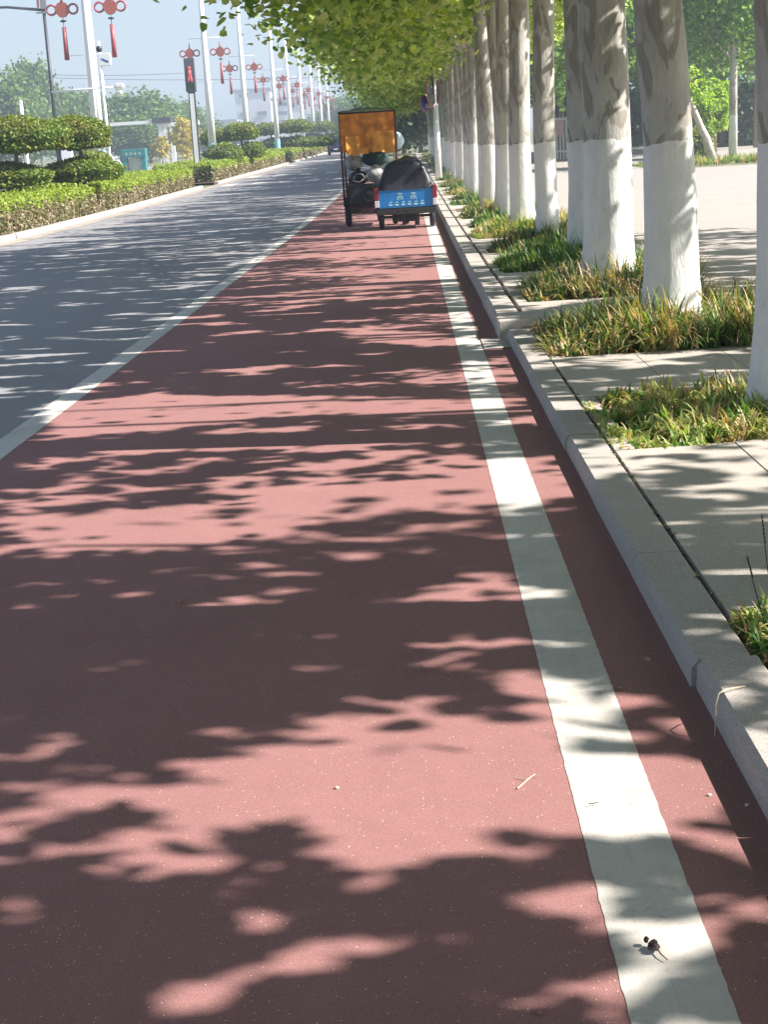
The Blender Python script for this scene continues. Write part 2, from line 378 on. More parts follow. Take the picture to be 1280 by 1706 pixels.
# painted lines (x of the edges read from the photograph)
def ragged(x, amp, s): return lambda y: x+amp*(math.sin(y*61+s)*math.sin(y*7.7)+math.sin(y*37.3+2*s)*math.sin(y*2.3+s)+1.6*math.sin(math.sin(y*997.0+s)*43.7))/2
def line(name, x0, x1, y0, y1, s):
    ys = [y0]+[2.2+.02*k for k in range(600)]+[v for v in YS if 14.4 < v < y1]+[y1]; f0, f1 = ragged(x0, .0011, s), ragged(x1, .0011, s+9); mb = MB(); vs = []
    for y in ys:
        e = 1 if 2.1 < y < 14.3 else 0; z = gz(y)+.0053; vs += [(f0(y) if e else x0, y, z), (f1(y) if e else x1, y, z)]
    mb.add(vs, [(2*i, 2*i+1, 2*i+3, 2*i+2) for i in range(len(ys)-1)]); mb.build(name, 'line')['kind'] = 'structure'
line('lane_divider_line', -2.61, -2.43, -12, 62, 1)
line('lane_edge_line', 0.33, 0.53, -12, 74, 4)
zc = MB()
for k in range(10):
    x = -9.0+k*1.36
    if x > -2.9: break
    for (ya, yb) in ((74.2, 78.0),):
        zc.add([(x, ya, gz(ya)+.01), (x+.62, ya, gz(ya)+.01), (x+.62, yb, gz(yb)+.01), (x, yb, gz(yb)+.01)], [(0, 1, 2, 3)])
zc.build('crosswalk_marking', 'line')['kind'] = 'structure'
zc = MB()
for k in range(8):
    x = -9.2+k*1.5
    for (ya, yb) in ((88, 92.5), (117, 122)):
        if ya > 100 and k % 2: continue
        zc.add([(x, ya, gz(ya)+.01), (x+.7, ya, gz(ya)+.01), (x+.7, yb, gz(yb)+.01), (x, yb, gz(yb)+.01)], [(0, 1, 2, 3)])
zc.build('far_crosswalk_marking', 'line')['kind'] = 'structure'
sheet('road_centre_line', -6.15, -6.0, 132, 300, 0.009, 'line')

# kerb with separate stones; near part lower than the far part
def kerb(name, y0, y1, x, wid, h, step, mat='kerbstone', flip=False, seed=1):
    r = random.Random(seed); mb = MB(); y = y0
    while y < y1-0.05:
        ye = min(y+step, y1); j = r.uniform(-.004, .004); jz = r.uniform(-.003, .003); b = 0.024; g = 0.0035
        prof = [(x+j, -0.08), (x+j+0.008, h-b+jz), (x+j+b+.004, h+jz), (x+j+wid-.008, h+jz), (x+j+wid, h-.008+jz), (x+j+wid, -0.08)]
        if flip: prof = [(2*x-a, c) for a, c in prof][::-1]
        n = len(prof); vs = []
        for yy in (y+g, ye-g): vs += [(a, yy, c+gz(yy)) for a, c in prof]
        fs = [tuple(range(n))[::-1], tuple(range(n, 2*n))]+[(i, (i+1) % n, (i+1) % n+n, i+n) for i in range(n)]
        mb.add(vs, fs); y = ye
    o = mb.build(name, mat); o['kind'] = 'structure'; return o
kerb('kerb', 1.2, 4.33, 0.765, 0.19, 0.094, 1.05, seed=2)
kerb('kerb', 4.33, 12.96, 0.755, 0.19, 0.088, 1.233, seed=3)
kerb('kerb', 13.02, 135, 0.70, 0.22, 0.150, 1.0, seed=4)
kerb('median_kerb', 8, 73.5, -9.62, 0.22, 0.13, 1.5, 'palestone', True, 5)
kerb('median_kerb', 79.5, 128, -9.62, 0.22, 0.13, 1.5, 'palestone', True, 6)
kerb('median_kerb', 136, 260, -9.62, 0.22, 0.13, 1.5, 'palestone', True, 7)
sheet('gutter', -9.62, lambda y: -9.12+0.12*math.sin(y*0.9)+0.06*math.sin(y*2.3), 8, 128, 0.006, 'sand')
# pale strip on the lane where the kerb height changes
sheet('pale_strip', 0.54, 0.80, 12.35, 13.01, 0.012, 'palestone')

# tree pits: every 3.5 m; slabs between them
TREE_Y = [1.4+3.5*k for k in range(-1, 37)]
PITS = []                                   # (y0, y1) of each pit
for ty in TREE_Y:
    if ty < 0: continue
    PITS.append((ty-0.85, ty+0.85) if ty > 6 else ((4.09, 4.74) if ty > 4 else (0.8, 2.2)))
sheet('pit_soil', 0.90, 3.05, 0.2, 13.0, 0.045, 'soil')
sheet('pit_soil', 0.90, 3.05, 13.0, 135, 0.10, 'soil')
def slabs():
    r = random.Random(8); mb = MB(); edges = [0.3]+[v for p in PITS for v in p]+[135]
    for i in range(0, len(edges)-1, 2):
        ya, yb = edges[i], edges[i+1]
        if yb <= ya: continue
        n = max(1, round((yb-ya)/0.6)) if ya > 12 else max(1, round((yb-ya)/1.45))
        for k in range(n):
            y0 = ya+(yb-ya)*k/n; y1 = ya+(yb-ya)*(k+1)/n
            for x0, x1 in ((0.962, 1.56), (1.565, 2.16), (2.165, 2.76), (2.765, 3.03)):
                top = (0.086 if y1 < 12.9 else 0.146)+r.uniform(-.003, .003)
                if y0 < 13.0 < y1: y0 = 13.05 if x0 > 1.9 else 13.72
                sk = 0.10
                f = lambda x, y: y+sk*(x-0.96)*(1 if 5.5 < y < 12.7 else 0)
                g = .004; vs = []
                for z in (-0.05, top):
                    for (x, y) in ((x0, y0+g), (x1, y0+g), (x1, y1-g), (x0, y1-g)): vs.append((x, f(x, y), gz(y)+z))
                mb.add(vs, [(0,3,2,1),(4,5,6,7),(0,1,5,4),(1,2,6,5),(2,3,7,6),(3,0,4,7)])
    # pit side walls of narrow stone on the plaza side
    for (a, b) in PITS:
        h = 0.09 if b < 12.9 else 0.15
        mb.box((2.80, a+.02, gz(a)-.02), (3.03, b-.02, gz(b)+h-.004))
        if a > 5: mb.box((0.962, a+.02, gz(a)-.02), (1.06, b-.02, gz(b)+h-.006))
    o = mb.build('pavement_slabs', 'concrete'); o['kind'] = 'structure'
slabs()
st = MB(); st.bevbox((0.0, 0.0, -0.05), (1.22, 0.62, 0.160), 0.014, 0, Matrix.Translation((0.694, 12.975, 0)) @ Matrix(((1, 0, 0, 0), (0.16, 1, 0, 0), (0, 0, 1, 0), (0, 0, 0, 1)))); o = st.build('kerb_end_stone', 'palestone'); o['kind'] = 'structure'
sheet('plaza', 3.035, 60, -6, 150, 0.10, 'plaza')['kind'] = 'structure'
pl = MB()

# ------------------------------------------------------------------ leaves
def leaf_arrays(P, size, droop=0.3, wid=0.85, rg=nrg, up=0.5):
    """each leaf: two quads folded along a midrib. P (n,3), size (n,)"""
    n = len(P)
    d = rg.normal(size=(n, 3)); d[:, 2] = d[:, 2]*0.5-droop; d /= np.linalg.norm(d, axis=1)[:, None]
    nn = rg.normal(size=(n, 3)); nn[:, 2] += up*2.2; s = np.cross(d, nn); s /= np.linalg.norm(s, axis=1)[:, None]+1e-9
    u = np.cross(s, d)
    L = size[:, None]; W = size[:, None]*wid*0.5; up_ = u*size[:, None]*rg.uniform(0.02, 0.22, (n, 1))
    base = P; tip = P+d*L
    l1 = P+d*L*0.22+s*W*0.95+up_; l2 = P+d*L*0.70+s*W*0.8+up_
    r1 = P+d*L*0.22-s*W*0.95+up_; r2 = P+d*L*0.70-s*W*0.8+up_
    V = np.stack([base, l1, l2, tip, r2, r1], 1).reshape(-1, 3)
    o = np.arange(n)*6
    F = np.stack([np.stack([o, o+3, o+2, o+1], 1), np.stack([o, o+5, o+4, o+3], 1)], 1).reshape(-1, 4)
    return V, F
def ell_points(n, c, r, shell=0.5, rg=nrg):
    d = rg.normal(size=(n, 3)); d /= np.linalg.norm(d, axis=1)[:, None]
    q = shell+(1-shell)*rg.random(n)**0.6
    return np.array(c)+d*q[:, None]*np.array(r)

# where the photograph shows clear sun between two crowns, as outlines on the lane (picture points put down on the ground)
LIT = [[(0,848),(130,852),(330,846),(560,812),(700,806),(830,788),(960,790),(990,830),(830,852),(560,872),(420,898),(280,922),(0,925)],
       [(60,672),(260,655),(440,662),(560,658),(780,662),(860,650),(890,690),(700,697),(560,693),(330,706),(200,726),(40,730)],
       [(440,1252),(560,1262),(690,1272),(830,1258),(1000,1272),(1130,1265),(1215,1400),(990,1425),(820,1447),(640,1452),(560,1405),(380,1380),(200,1365),(20,1345),(30,1312),(330,1300)],
       [(560,548),(800,556),(830,575),(700,580),(560,566)],
       [(975,742),(1280,722),(1280,768),(990,790)], [(915,596),(1230,566),(1240,588),(925,612)],
       [(840,500),(990,490),(990,520),(840,548)], [(1190,1130),(1280,1130),(1280,1240),(1230,1260)]]
LITG = [np.array([hit(x, y)[:2] for x, y in poly]) for poly in LIT]
COT = 1/math.tan(SUN_EL); SX, SY = -math.cos(SUN_BACK)*COT, math.sin(SUN_BACK)*COT
def in_poly(px, py, poly):
    ins = np.zeros(len(px), bool); n = len(poly)
    for i in range(n):
        x1, y1 = poly[i]; x2, y2 = poly[(i+1) % n]
        c = ((y1 > py) != (y2 > py)); xi = (x2-x1)*(py-y1)/(y2-y1+1e-12)+x1
        ins ^= c & (px < xi)
    return ins
# made-up gaps cut into the crowns so that flecks of sun reach the ground
GX0, GX1, GY0, GY1, GR = -10.0, 6.0, 1.0, 62.0, 0.02
GAPS = np.zeros((int((GY1-GY0)/GR), int((GX1-GX0)/GR)), bool)
def make_gaps():
    g = np.random.default_rng(77); H, W = GAPS.shape
    for k in range(13150):
        fine = k >= 11500
        x, y = (g.uniform(-2.2, 2.4), g.uniform(1.9, 9.5)) if fine else (g.uniform(GX0, GX1), GY0+(GY1-GY0)*g.random()**1.75)
        q = .5+.5*math.sin(x*1.3+2*math.sin(y*.7))*math.sin(y*2.1+1.5*math.sin(x*.8))
        if g.random() > (.22+.9*q if x < .85 else 1.0)*(1 if fine else .5 if y < 11 else .6): continue
        if 4.3 < y < 6.0 and x < 0 and g.random() < .5: continue
        a = (.04+.2*g.random()**1.7)*(1+.06*y)+.05; b = g.uniform(.012, .05)*(1+.06*y)+.038; r = g.uniform(-.25, .25)
        if fine: a, b = g.uniform(.08, .20), g.uniform(.042, .058)
        j0, j1 = int((y-a-GY0)/GR), int((y+a-GY0)/GR)+1; i0, i1 = int((x-a-GX0)/GR), int((x+a-GX0)/GR)+1
        j0, i0, j1, i1 = max(j0, 0), max(i0, 0), min(j1, H), min(i1, W)
        if j1 <= j0 or i1 <= i0: continue
        yy = (np.arange(j0, j1)+.5)*GR+GY0-y; xx = (np.arange(i0, i1)+.5)*GR+GX0-x; X, Y = np.meshgrid(xx, yy)
        u = X*math.cos(r)+Y*math.sin(r); v = -X*math.sin(r)+Y*math.cos(r)
        GAPS[j0:j1, i0:i1] |= (u/a)**2+(v/b)**2 < 1
make_gaps()
def lit_mask(P):
    sx = P[:, 0]+SX*P[:, 2]; sy = P[:, 1]+SY*P[:, 2]; k = np.zeros(len(P), bool)
    for poly in LITG: k |= in_poly(sx, sy, poly)
    j = ((sy-GY0)/GR).astype(int); i = ((sx-GX0)/GR).astype(int); ok = (j >= 0) & (i >= 0) & (j < GAPS.shape[0]) & (i < GAPS.shape[1])
    k[ok] |= GAPS[j[ok], i[ok]]
    return k

# ------------------------------------------------------------------ street plane trees
def trunk_mesh(name, R, H, seed, mat='bark', limbs=True, parent=None, lean=0.0, nlimb=6, spread=2.6, ysq=1.0, flare=0.42):
    r = random.Random(seed); mb = MB(); pts = []; rad = []; bx, by = r.uniform(-.05, .05), r.uniform(-.05, .05)
    for k in range(15):
        t = k/14; z = H*t-0.06
        fl = 1+flare*math.exp(-z/0.22)+0.10*math.exp(-z/0.9)
        sw = 1+0.12*math.exp(-((t-1)/0.07)**2)
        pts.append((bx*math.sin(t*5)+lean*z, by*math.sin(t*4+1), z)); rad.append(R*fl*sw*(1-0.10*t)*(1+r.uniform(-.02, .02)))
    # ring by ring with a lumpy outline
    n = 22; vs = []; ph = [r.uniform(0, 6.28) for _ in range(5)]
    for i, (p, q) in enumerate(zip(pts, rad)):
        z = p[2]
        for k in range(n):
            th = 2*math.pi*k/n
            e = 1+0.035*math.sin(2*th+ph[0]+z*.6)+0.03*math.sin(3*th+ph[1]-z*.9)+0.02*math.sin(5*th+ph[2]+z*2)+0.07*math.exp(-z/.25)*math.sin(4*th+ph[3])
            vs.append((p[0]+q*e*math.cos(th), p[1]+q*e*math.sin(th), z))
    fs = [(i*n+k, i*n+(k+1) % n, (i+1)*n+(k+1) % n, (i+1)*n+k) for i in range(len(pts)-1) for k in range(n)]
    fs.append(tuple((len(pts)-1)*n+k for k in range(n)))
    mb.add(vs, fs)
    top = Vector(pts[-1])
    ends = []
    if limbs:
        for j in range(nlimb):
            a = 2*math.pi*(j+r.uniform(-.25, .25))/nlimb; out = spread*r.uniform(.7, 1.1)
            e = top+Vector((math.cos(a)*out*1.25-0.6, math.sin(a)*out*0.75, r.uniform(1.6, 3.8)))
            e.y *= ysq; m1 = top+(e-top)*0.35+Vector((0, 0, -0.25)); m2 = top+(e-top)*0.7+Vector((r.uniform(-.2, .2), r.uniform(-.2, .2), -.05))
            rr = R*r.uniform(.34, .5); mb.tube([top+Vector((0, 0, -.25)), m1, m2, e], [rr*1.3, rr, rr*.6, rr*.3], 8)
            ends += [m1, m2, e]
            for b in range(3):
                s = m2 if b else m1; q = s+Vector((r.uniform(-1.3, 1.3), r.uniform(-1, 1)*ysq, r.uniform(.2, 1.6)))
                mb.tube([s, (s+q)/2+Vector((0, 0, .15)), q], [rr*.45, rr*.3, rr*.1], 6); ends.append(q)
    return mb.build(name, mat, parent, smooth=True), ends
LEAFSZ = 0.155
def crown_points(seed, ty=None, base_z=0.0, tx=1.95, nclu=330, per=42, keep=1.0, right=3.2, ry=2.6, ext=0.0, spray=(1.0, .42, .34), rlow=.9, extra=None):
    g = np.random.default_rng(seed); C = []
    while len(C) < nclu:
        p = g.uniform([-5.3-ext, -ry, 3.2], [right, ry, 9.0])
        x, y, z = p
        ex = (x+0.9)/(4.4+ext if x < -0.9 else right+0.9); ez = (z-5.9)/(3.2 if z > 5.9 else 2.6)
        if ex*ex*0.9+ez*ez+(y/ry)**2 > 1.0: continue
        low = 3.45+(0.55 if per > 40 else 1.5)*math.exp(-((x-0.2)/1.7)**2)+(rlow if x > 1.2 else 0)+0.45*math.sin(x*2.1+seed)*math.sin(y*1.7+seed*2.3)
        if z < low: continue
        if not ext and x-z*COT < -9.0-0.9*math.sin(y*2.6+seed*1.7): continue
        if not ext and x-z*COT < -7.6 and abs(y+.3) > 1.15: continue
        if math.sin(x*2.3+seed)*math.sin(y*2.9+seed*.7)*math.sin(z*2.1+seed*1.3) > 0.42: continue
        C.append(p)
    if extra:
        for q in range(extra[0]):  # added leaf clusters, placed so that their shade lands on the lane
            z = g.uniform(3.7, 5.2); sx, sy = g.uniform(extra[1], extra[2]), g.uniform(extra[3], extra[4])
            C.append(np.array([sx-SX*z-tx, sy-SY*z-ty, z]))
    C = np.array(C); nclu = len(C)
    rr = g.uniform(.30, .62, (nclu, 1))
    P = np.repeat(C, per, 0)+g.normal(size=(nclu*per, 3))*np.repeat(rr, per, 0)*np.array(spray)
    P = P[P[:, 2] > 3.1]
    P = P[g.random(len(P)) < keep]
    if ty is not None:
        Q = P+np.array([tx, ty, base_z]); k = lit_mask(Q)
        P = P[~(k & (g.random(len(P)) < 0.996))]  # leaves that would shade the sunlit outlines and flecks are left out
    return P, g
def crown_obj(P, g, mat, parent, size=LEAFSZ):
    V, F = leaf_arrays(P, g.uniform(.7, 1.25, len(P))*size, rg=g)
    return arrays_mesh('crown', V, F, [mat], parent=parent)
SPEC = {0: (2.05, .225, 0), 1: (1.97, .19, -.035), 2: (1.92, .235, 0), 3: (2.12, .21, 0), 4: (1.98, .155, 0), 5: (1.88, .185, 0)}
shared = []
for i, ty in enumerate(TREE_Y):
    k = i-3                                    # 0 = the first trunk inside the picture
    tx, R, lean = SPEC.get(k, (1.92+0.05*math.sin(i*2.7), 0.185+0.02*math.sin(i*1.9), 0))
    zb = gz(ty)+(0.05 if ty < 12.5 else 0.10)
    H = 4.55+0.25*math.sin(i*1.3)
    grp = 'whitewashed plane trees along the kerb'
    if k < 0: lab = 'plane tree beside the kerb, '+['farthest behind the viewer', 'second behind the right frame edge', 'nearest to the weedy kerb corner'][k+3]+', only its shadow in view'
    elif k == 0: lab = 'nearest whitewashed plane trunk, cut by the right edge of the photo'
    elif k == 1: lab = 'whitewashed plane tree with bright trunk leaning left, above the dry tufted grass'
    elif k == 2: lab = 'thick whitewashed plane trunk dappled with leaf shadow, left of the leaning one'
    elif k == 3: lab = 'shaded plane trunk peeping out behind the thick dappled trunk'
    elif k == 4: lab = 'slim whitewashed plane trunk standing clear left of the thick one'
    else: lab = 'whitewashed plane tree, %s trunk of the kerb row counted from the right edge' % ORD[k]
    if i < 18:
        t = thing('plane_tree', lab, 'tree', (tx, ty, zb), 0, grp)
        tr, ends = trunk_mesh('trunk', R, H, 100+i, parent=t, lean=lean, ysq=0.45 if ty < 16 else 1.0, flare=0.08 if k == 0 else 0.34)
        if ty < 16:
            P, g = crown_points(40+i, ty, zb, tx, nclu=1300, per=42, ry=3.2, right=4.8, rlow=0.0, spray=(1.05, .30, .32), extra=((210, -1.3, 1.5, 2.15, 3.3) if 1 < ty < 2 else (120, -1.2, 1.5, 4.1, 5.9) if 4 < ty < 5 else None))
            crown_obj(P, g, 'plane_leaf', t, .115)
        else:
            P, g = crown_points(60+i, ty, zb, tx, nclu=760, per=30, ry=2.8, ext=(.55 if k in (5, 6) else 0.0)); crown_obj(P, g, 'plane_leaf', t, .165)
            if k > 6: shared.append(t)
    else:
        src = shared[i % len(shared)]
        copy_thing(src, (tx, ty, zb), 0, lab, (1.0, (-1 if i % 2 else 1)*1.0, 1.0+0.05*math.sin(i*3.1)))
# second row on the plaza, outside the frame to the right: shades the paving
for j, (x, y) in enumerate(((9.6, 8.4), (9.9, 12.4), (9.7, 17.5), (9.4, 22.0), (8.6, 5.0))):
    t = thing('plane_tree', 'plane tree of the plaza row beyond the right frame edge, %s from the near end' % ORD[[1,2,3,4,0][j]], 'tree', (x, y, 0.1), 0, 'plane trees on the plaza')
    trunk_mesh('trunk', .17, 4.4, 300+j, parent=t, ysq=.3)
    P, g = crown_points(340+j, None, nclu=250, per=34, right=2.6); P = P[(P[:, 0] > -2.9)]
    P = P[~(lit_mask(P+np.array([x, y, .1])) & (g.random(len(P)) < .98))]
    crown_obj(P, g, 'plane_leaf', t)

# ------------------------------------------------------------------ grass in the tree pits
def grass(name, label, cx, y0, y1, x0, x1, z, n, h, mix_, seed, lay=0.6):
    g = np.random.default_rng(seed)
    ntuft = max(6, n//22); T = np.stack([g.uniform(x0, x1, ntuft), g.uniform(y0, y1, ntuft)], 1)
    ti = g.integers(0, ntuft, n); bp = np.zeros((n, 3)); bp[:, :2] = T[ti]+g.normal(size=(n, 2))*0.035
    bp[:, 0] = np.clip(bp[:, 0], x0, x1); bp[:, 1] = np.clip(bp[:, 1], y0, y1); bp[:, 2] = z
    a = g.uniform(0, 2*np.pi, n); L = g.uniform(.6, 1.3, n)*h; wd = g.uniform(.006, .012, n)*(1.0 if y0 < 20 else 1.5)
    out = g.uniform(.25, 1.0, n)*lay
    ed = np.clip(np.minimum(bp[:, 0]-x0, 9)/.75, 0, 1); L *= .38+.62*ed**.8; L *= .6+.4*np.clip((bp[:, 1]-y0)/.35, 0, 1)
    dirx = np.stack([np.cos(a), np.sin(a), np.zeros(n)], 1); side = np.stack([-np.sin(a), np.cos(a), np.zeros(n)], 1)
    segs = 5; V = []
    for s in range(segs+1):
        t = s/segs
        p = bp+dirx*(L*out*(t**1.5))[:, None]*1.1+np.array([0, 0, 1.])*(L*(t*(1-0.25*out)-out*0.75*t**2.6))[:, None]
        w = wd*(1-t**1.8)+0.0006
        V.append(p+side*w[:, None]); V.append(p-side*w[:, None])
    V = np.stack(V, 1); nb = 2*(segs+1); o = np.arange(n)*nb; F = []
    for s in range(segs): F.append(np.stack([o+2*s, o+2*s+1, o+2*s+3, o+2*s+2], 1))
    F = np.stack(F, 1).reshape(-1, 4)
    names = list(mix_); w = np.array([mix_[k] for k in names], float); w /= w.sum()
    tm = g.choice(len(names), ntuft, p=w); bm_ = np.where(g.random(n) < .65, tm[ti], g.choice(len(names), n, p=w))
    o = arrays_mesh(name, V.reshape(-1, 3), F, names, np.repeat(bm_, segs))
    tag(o, label, 'grass', None, 'stuff'); return o
for i, (a, b) in enumerate(PITS):
    z = 0.05 if b < 12.9 else 0.10+gz((a+b)/2)
    if a < 3: continue
    if i == 1: grass('pit_grass', 'small yellowish grass tuft at the right frame edge, nearest to the viewer', 0, a+.02, b+.02, .985, 2.0, z, 3200, .26, dict(grass_lime=6, grass_green=4, grass_dry=3), 11, .95)
    elif i == 2: grass('pit_grass', 'lush yellow-green grass at the foot of the nearest trunk', 0, a+.02, b-.02, .97, 2.8, z, 5200, .24, dict(grass_lime=8, grass_green=3, grass_dry=4), 12, .9)
    elif i == 3: grass('pit_grass', 'orange tipped dry grass mound under the leaning trunk', 0, a+.05, b-.05, .98, 2.75, z, 6500, .50, dict(grass_lime=2, grass_green=3, grass_dry=5, grass_dark=3), 13, .85)
    elif i == 4: grass('pit_grass', 'brownish grass mound under the thick dappled trunk', 0, a+.05, b-.05, 1.1, 2.7, z, 5500, .52, dict(grass_dark=5, grass_green=2, grass_dry=4), 14, .85)
    else:
        n = 4200 if i < 9 else 1500 if i < 16 else 600
        grass('pit_grass', 'tuft of grass in the %s tree pit counted from the near end' % ORD[i-1], 0, a+.18, b-.12, (1.05 if i % 2 else 1.2), 2.6, z, n, .50 if i < 9 else .42, [dict(grass_dark=5, grass_green=2, grass_dry=3), dict(grass_lime=3, grass_green=2, grass_dry=3), dict(grass_green=4, grass_dark=3, grass_lime=1)][i % 3], 20+i, .85)
# weeds and litter in the joint behind the kerb
def joint_weeds():
    g = random.Random(3); mb = MB()
    for k in range(150):
        y = g.uniform(3.0, 12.4); x = 0.952+g.uniform(-.008, .012); z = 0.075
        L = g.uniform(.01, .035); a = g.uniform(0, 6.28)
        mb.tube([(x, y, z), (x+math.cos(a)*L*.5, y+math.sin(a)*L, z+L*.5), (x+math.cos(a)*L, y+math.sin(a)*L*1.6, z+L*.3)], [.003, .0025, .001], 4, g.choice([0, 0, 1, 2]))
    o = mb.build('joint_weeds', ['dead_leaf', 'straw', 'grass_lime']); tag(o, 'dark weeds and litter in the joint behind the kerb stones', 'weeds', None, 'stuff')
joint_weeds()
for j, (x, y, h, dx) in enumerate(((1.10, 4.75, .34, -.04), (1.045, 4.62, .24, -.06), (1.16, 4.9, .25, -.03))):
    mb = MB(); mb.tube([(0, 0, 0), (dx*.5, .01, h*.5), (dx, .0, h)], [.0022, .0018, .001], 5)
    for q in range(7): mb.ell((dx*(.7+.04*q), .0, h*(.72+.04*q)), (.003, .003, .006), 6, 4)
    o = mb.build('grass_stalk', 'dead_leaf', loc=(x, y, .08)); tag(o, ['tallest thin seed stalk over the near weed tuft', 'leftmost short seed stalk over the near weed tuft', 'seed stalk behind the near weed tuft by the frame edge'][j], 'stalk', 'seed stalks over the near weeds')
mb = MB(); pts = [(0.80, 4.02, .108), (0.772, 3.98, .112), (.758, 3.95, .09), (.752, 3.93, .04), (.748, 3.92, .012)]
mb.tube([(0.86, 4.06, .10)]+pts, [.0015, .002, .002, .002, .0015, .001], 6); tag(mb.build('dry_blade', 'straw'), 'dry grass blade hanging over the kerb corner onto the lane', 'grass blade')

# small litter on the lane
def litter():
    x, y, _ = hit(1090, 1588); mb = MB()
    mb.ell((0, 0, .008), (.013, .018, .007), 10, 6, 0, .25, random.Random(1)); mb.tube([(0, .015, .006), (.01, -.03, .004), (.02, -.05, .002)], [.002, .0015, .001], 5)
    mb.ell((-.012, .02, .010), (.006, .008, .006), 8, 5, 0, .2, random.Random(2))
    tag(mb.build('dead_leaf', 'dead_leaf', loc=(x, y, .010)), 'crumpled black leaf lying on the wide white line', 'leaf')
    x, y, _ = hit(880, 1305); mb = MB(); mb.tube([(-.03, -.05, .003), (0, 0, .005), (.022, .035, .004)], [.002, .002, .001], 5); mb.tube([(0, 0, .005), (-.03, .02, .004)], [.0015, .001], 5); mb.tube([(.01, .02, .005), (.035, .015, .006)], [.0012, .001], 5)
    tag(mb.build('twig', 'straw', loc=(x, y, .004)), 'forked dry twig lying on the red lane beside the white line', 'twig')
    x, y, _ = hit(990, 1348); mb = MB(); mb.tube([(-.012, 0, .002), (.012, .004, .003)], [.0015, .001], 5); tag(mb.build('twig', 'dead_leaf', loc=(x, y, .010)), 'tiny dark twig on the white line', 'twig')
    g = random.Random(6)
    for j, (px, py, lab) in enumerate(((562, 1318, 'pale pebble alone in the middle of the sunlit lane'), (1183, 1330, 'pale chip at the edge of the kerb shadow'), (1246, 1348, 'pale pebble in the shaded gutter beside the kerb'), (900, 1698, 'curled brown scrap at the bottom edge of the photo'))):
        x, y, _ = hit(px, py); mb = MB(); mb.ell((0, 0, .003), (.006, .005, .004), 8, 5, 0, .2, g)
        tag(mb.build('pebble' if j != 3 else 'leaf_scrap', 'pebble' if j != 3 else 'brown_leaf', loc=(x, y, .004)), lab, 'pebble' if j != 3 else 'leaf')
    for j, (px, py, lab) in enumerate(((700, 1120, 'brown leaf flake in the middle shadow of the lane'), (300, 1010, 'dry leaf flake on the left side of the lane'), (1030, 1150, 'dry yellow leaf blown against the right edge of the white line'))):
        x, y, _ = hit(px, py); g2 = np.random.default_rng(j); V, F = leaf_arrays(np.array([[0, 0, .006]]), np.array([.035]), 0.0, rg=g2)
        V[:, 2] = np.abs(V[:, 2]-.006)*.5+.004; o = arrays_mesh('fallen_leaf', V, F, ['brown_leaf' if j != 2 else 'straw']); o.location = (x, y, .004); tag(o, lab, 'leaf', 'fallen leaves on the lane')
litter()

# ------------------------------------------------------------------ median: hedges, clipped shrubs, lamp posts
def hedge(label, x0, x1, y0, y1, h, seed, dens=420, lf=0.06):
    g = np.random.default_rng(seed); t = thing('hedge', label, 'hedge', ((x0+x1)/2, y0, gz(y0)), 0, 'clipped hedges along the median')
    mb = MB(); ys = np.linspace(y0, y1, max(2, int((y1-y0)/3)+1)); vs = []; n = len(ys); e = .10
    for y in ys:
        for (x, z) in ((x0+e, .1), (x0+e, h-e), (x1-e, h-e), (x1-e, .1)): vs.append((x, y, gz(y)+z))
    fs = [(i*4+k, i*4+(k+1) % 4, (i+1)*4+(k+1) % 4, (i+1)*4+k) for i in range(n-1) for k in range(4)]+[(0, 3, 2, 1), tuple((n-1)*4+k for k in range(4))]
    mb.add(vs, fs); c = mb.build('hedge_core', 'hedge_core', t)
    Ln = y1-y0; P = []
    na = int(Ln*h*dens); nb = int(Ln*(x1-x0)*dens*0.8); nc = int((x1-x0)*h*dens*2.5)
    gzv = np.vectorize(gz)
    def bumpy(y, k): return .05*np.sin(y*1.7+k)+.04*np.sin(y*4.1+2*k)+.03*np.sin(y*9.3)
    yy = g.uniform(y0, y1, na); zz = g.uniform(.10, h, na); P.append(np.stack([x1+bumpy(yy, 1)+g.normal(0, .035, na)-.10*np.maximum(0, .5-zz), yy, zz], 1))
    yy = g.uniform(y0, y1, nb); P.append(np.stack([g.uniform(x0, x1, nb), yy, h+bumpy(yy, 2)*.8+g.normal(0, .03, nb)], 1))
    for ye in (y0, y1): P.append(np.stack([g.uniform(x0, x1, nc), ye+g.normal(0, .04, nc), g.uniform(.1, h, nc)], 1))
    P = np.concatenate(P); loc = P[:, 2].copy(); P[:, 2] += gzv(P[:, 1])
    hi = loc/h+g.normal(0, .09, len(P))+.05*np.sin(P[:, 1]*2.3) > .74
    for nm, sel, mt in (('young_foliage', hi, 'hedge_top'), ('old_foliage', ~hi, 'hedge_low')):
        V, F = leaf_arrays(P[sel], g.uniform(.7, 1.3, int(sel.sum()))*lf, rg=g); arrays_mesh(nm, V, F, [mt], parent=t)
    mb = MB(); r = random.Random(seed)
    for k in range(int(Ln*7)):
        y = r.uniform(y0, y1); x = x1-r.uniform(.0, .15); mb.tube([(x, y, gz(y)+.05), (x+r.uniform(-.05, .08), y+r.uniform(-.1, .1), gz(y)+h*r.uniform(.5, .7))], [.014, .007], 4)
    mb.build('stem', 'twig', t)['kind'] = 'stuff'
    for ch in t.children: ch.matrix_parent_inverse = Matrix.Translation(Vector((-(x0+x1)/2, -y0, -gz(y0))))
    return t
hedge('long bright hedge nearest on the left, running from the frame edge to the crossing', -13.1, -9.95, 24, 73.0, .92, 1, 330, .075)
hedge('second bright hedge beyond the crossing, behind the signal post', -13.1, -9.95, 80.5, 127.5, 1.0, 2, 170, .11)
hedge('third shorter hedge beyond the intersection', -13.1, -9.95, 137, 190, 1.05, 3, 100, .15)
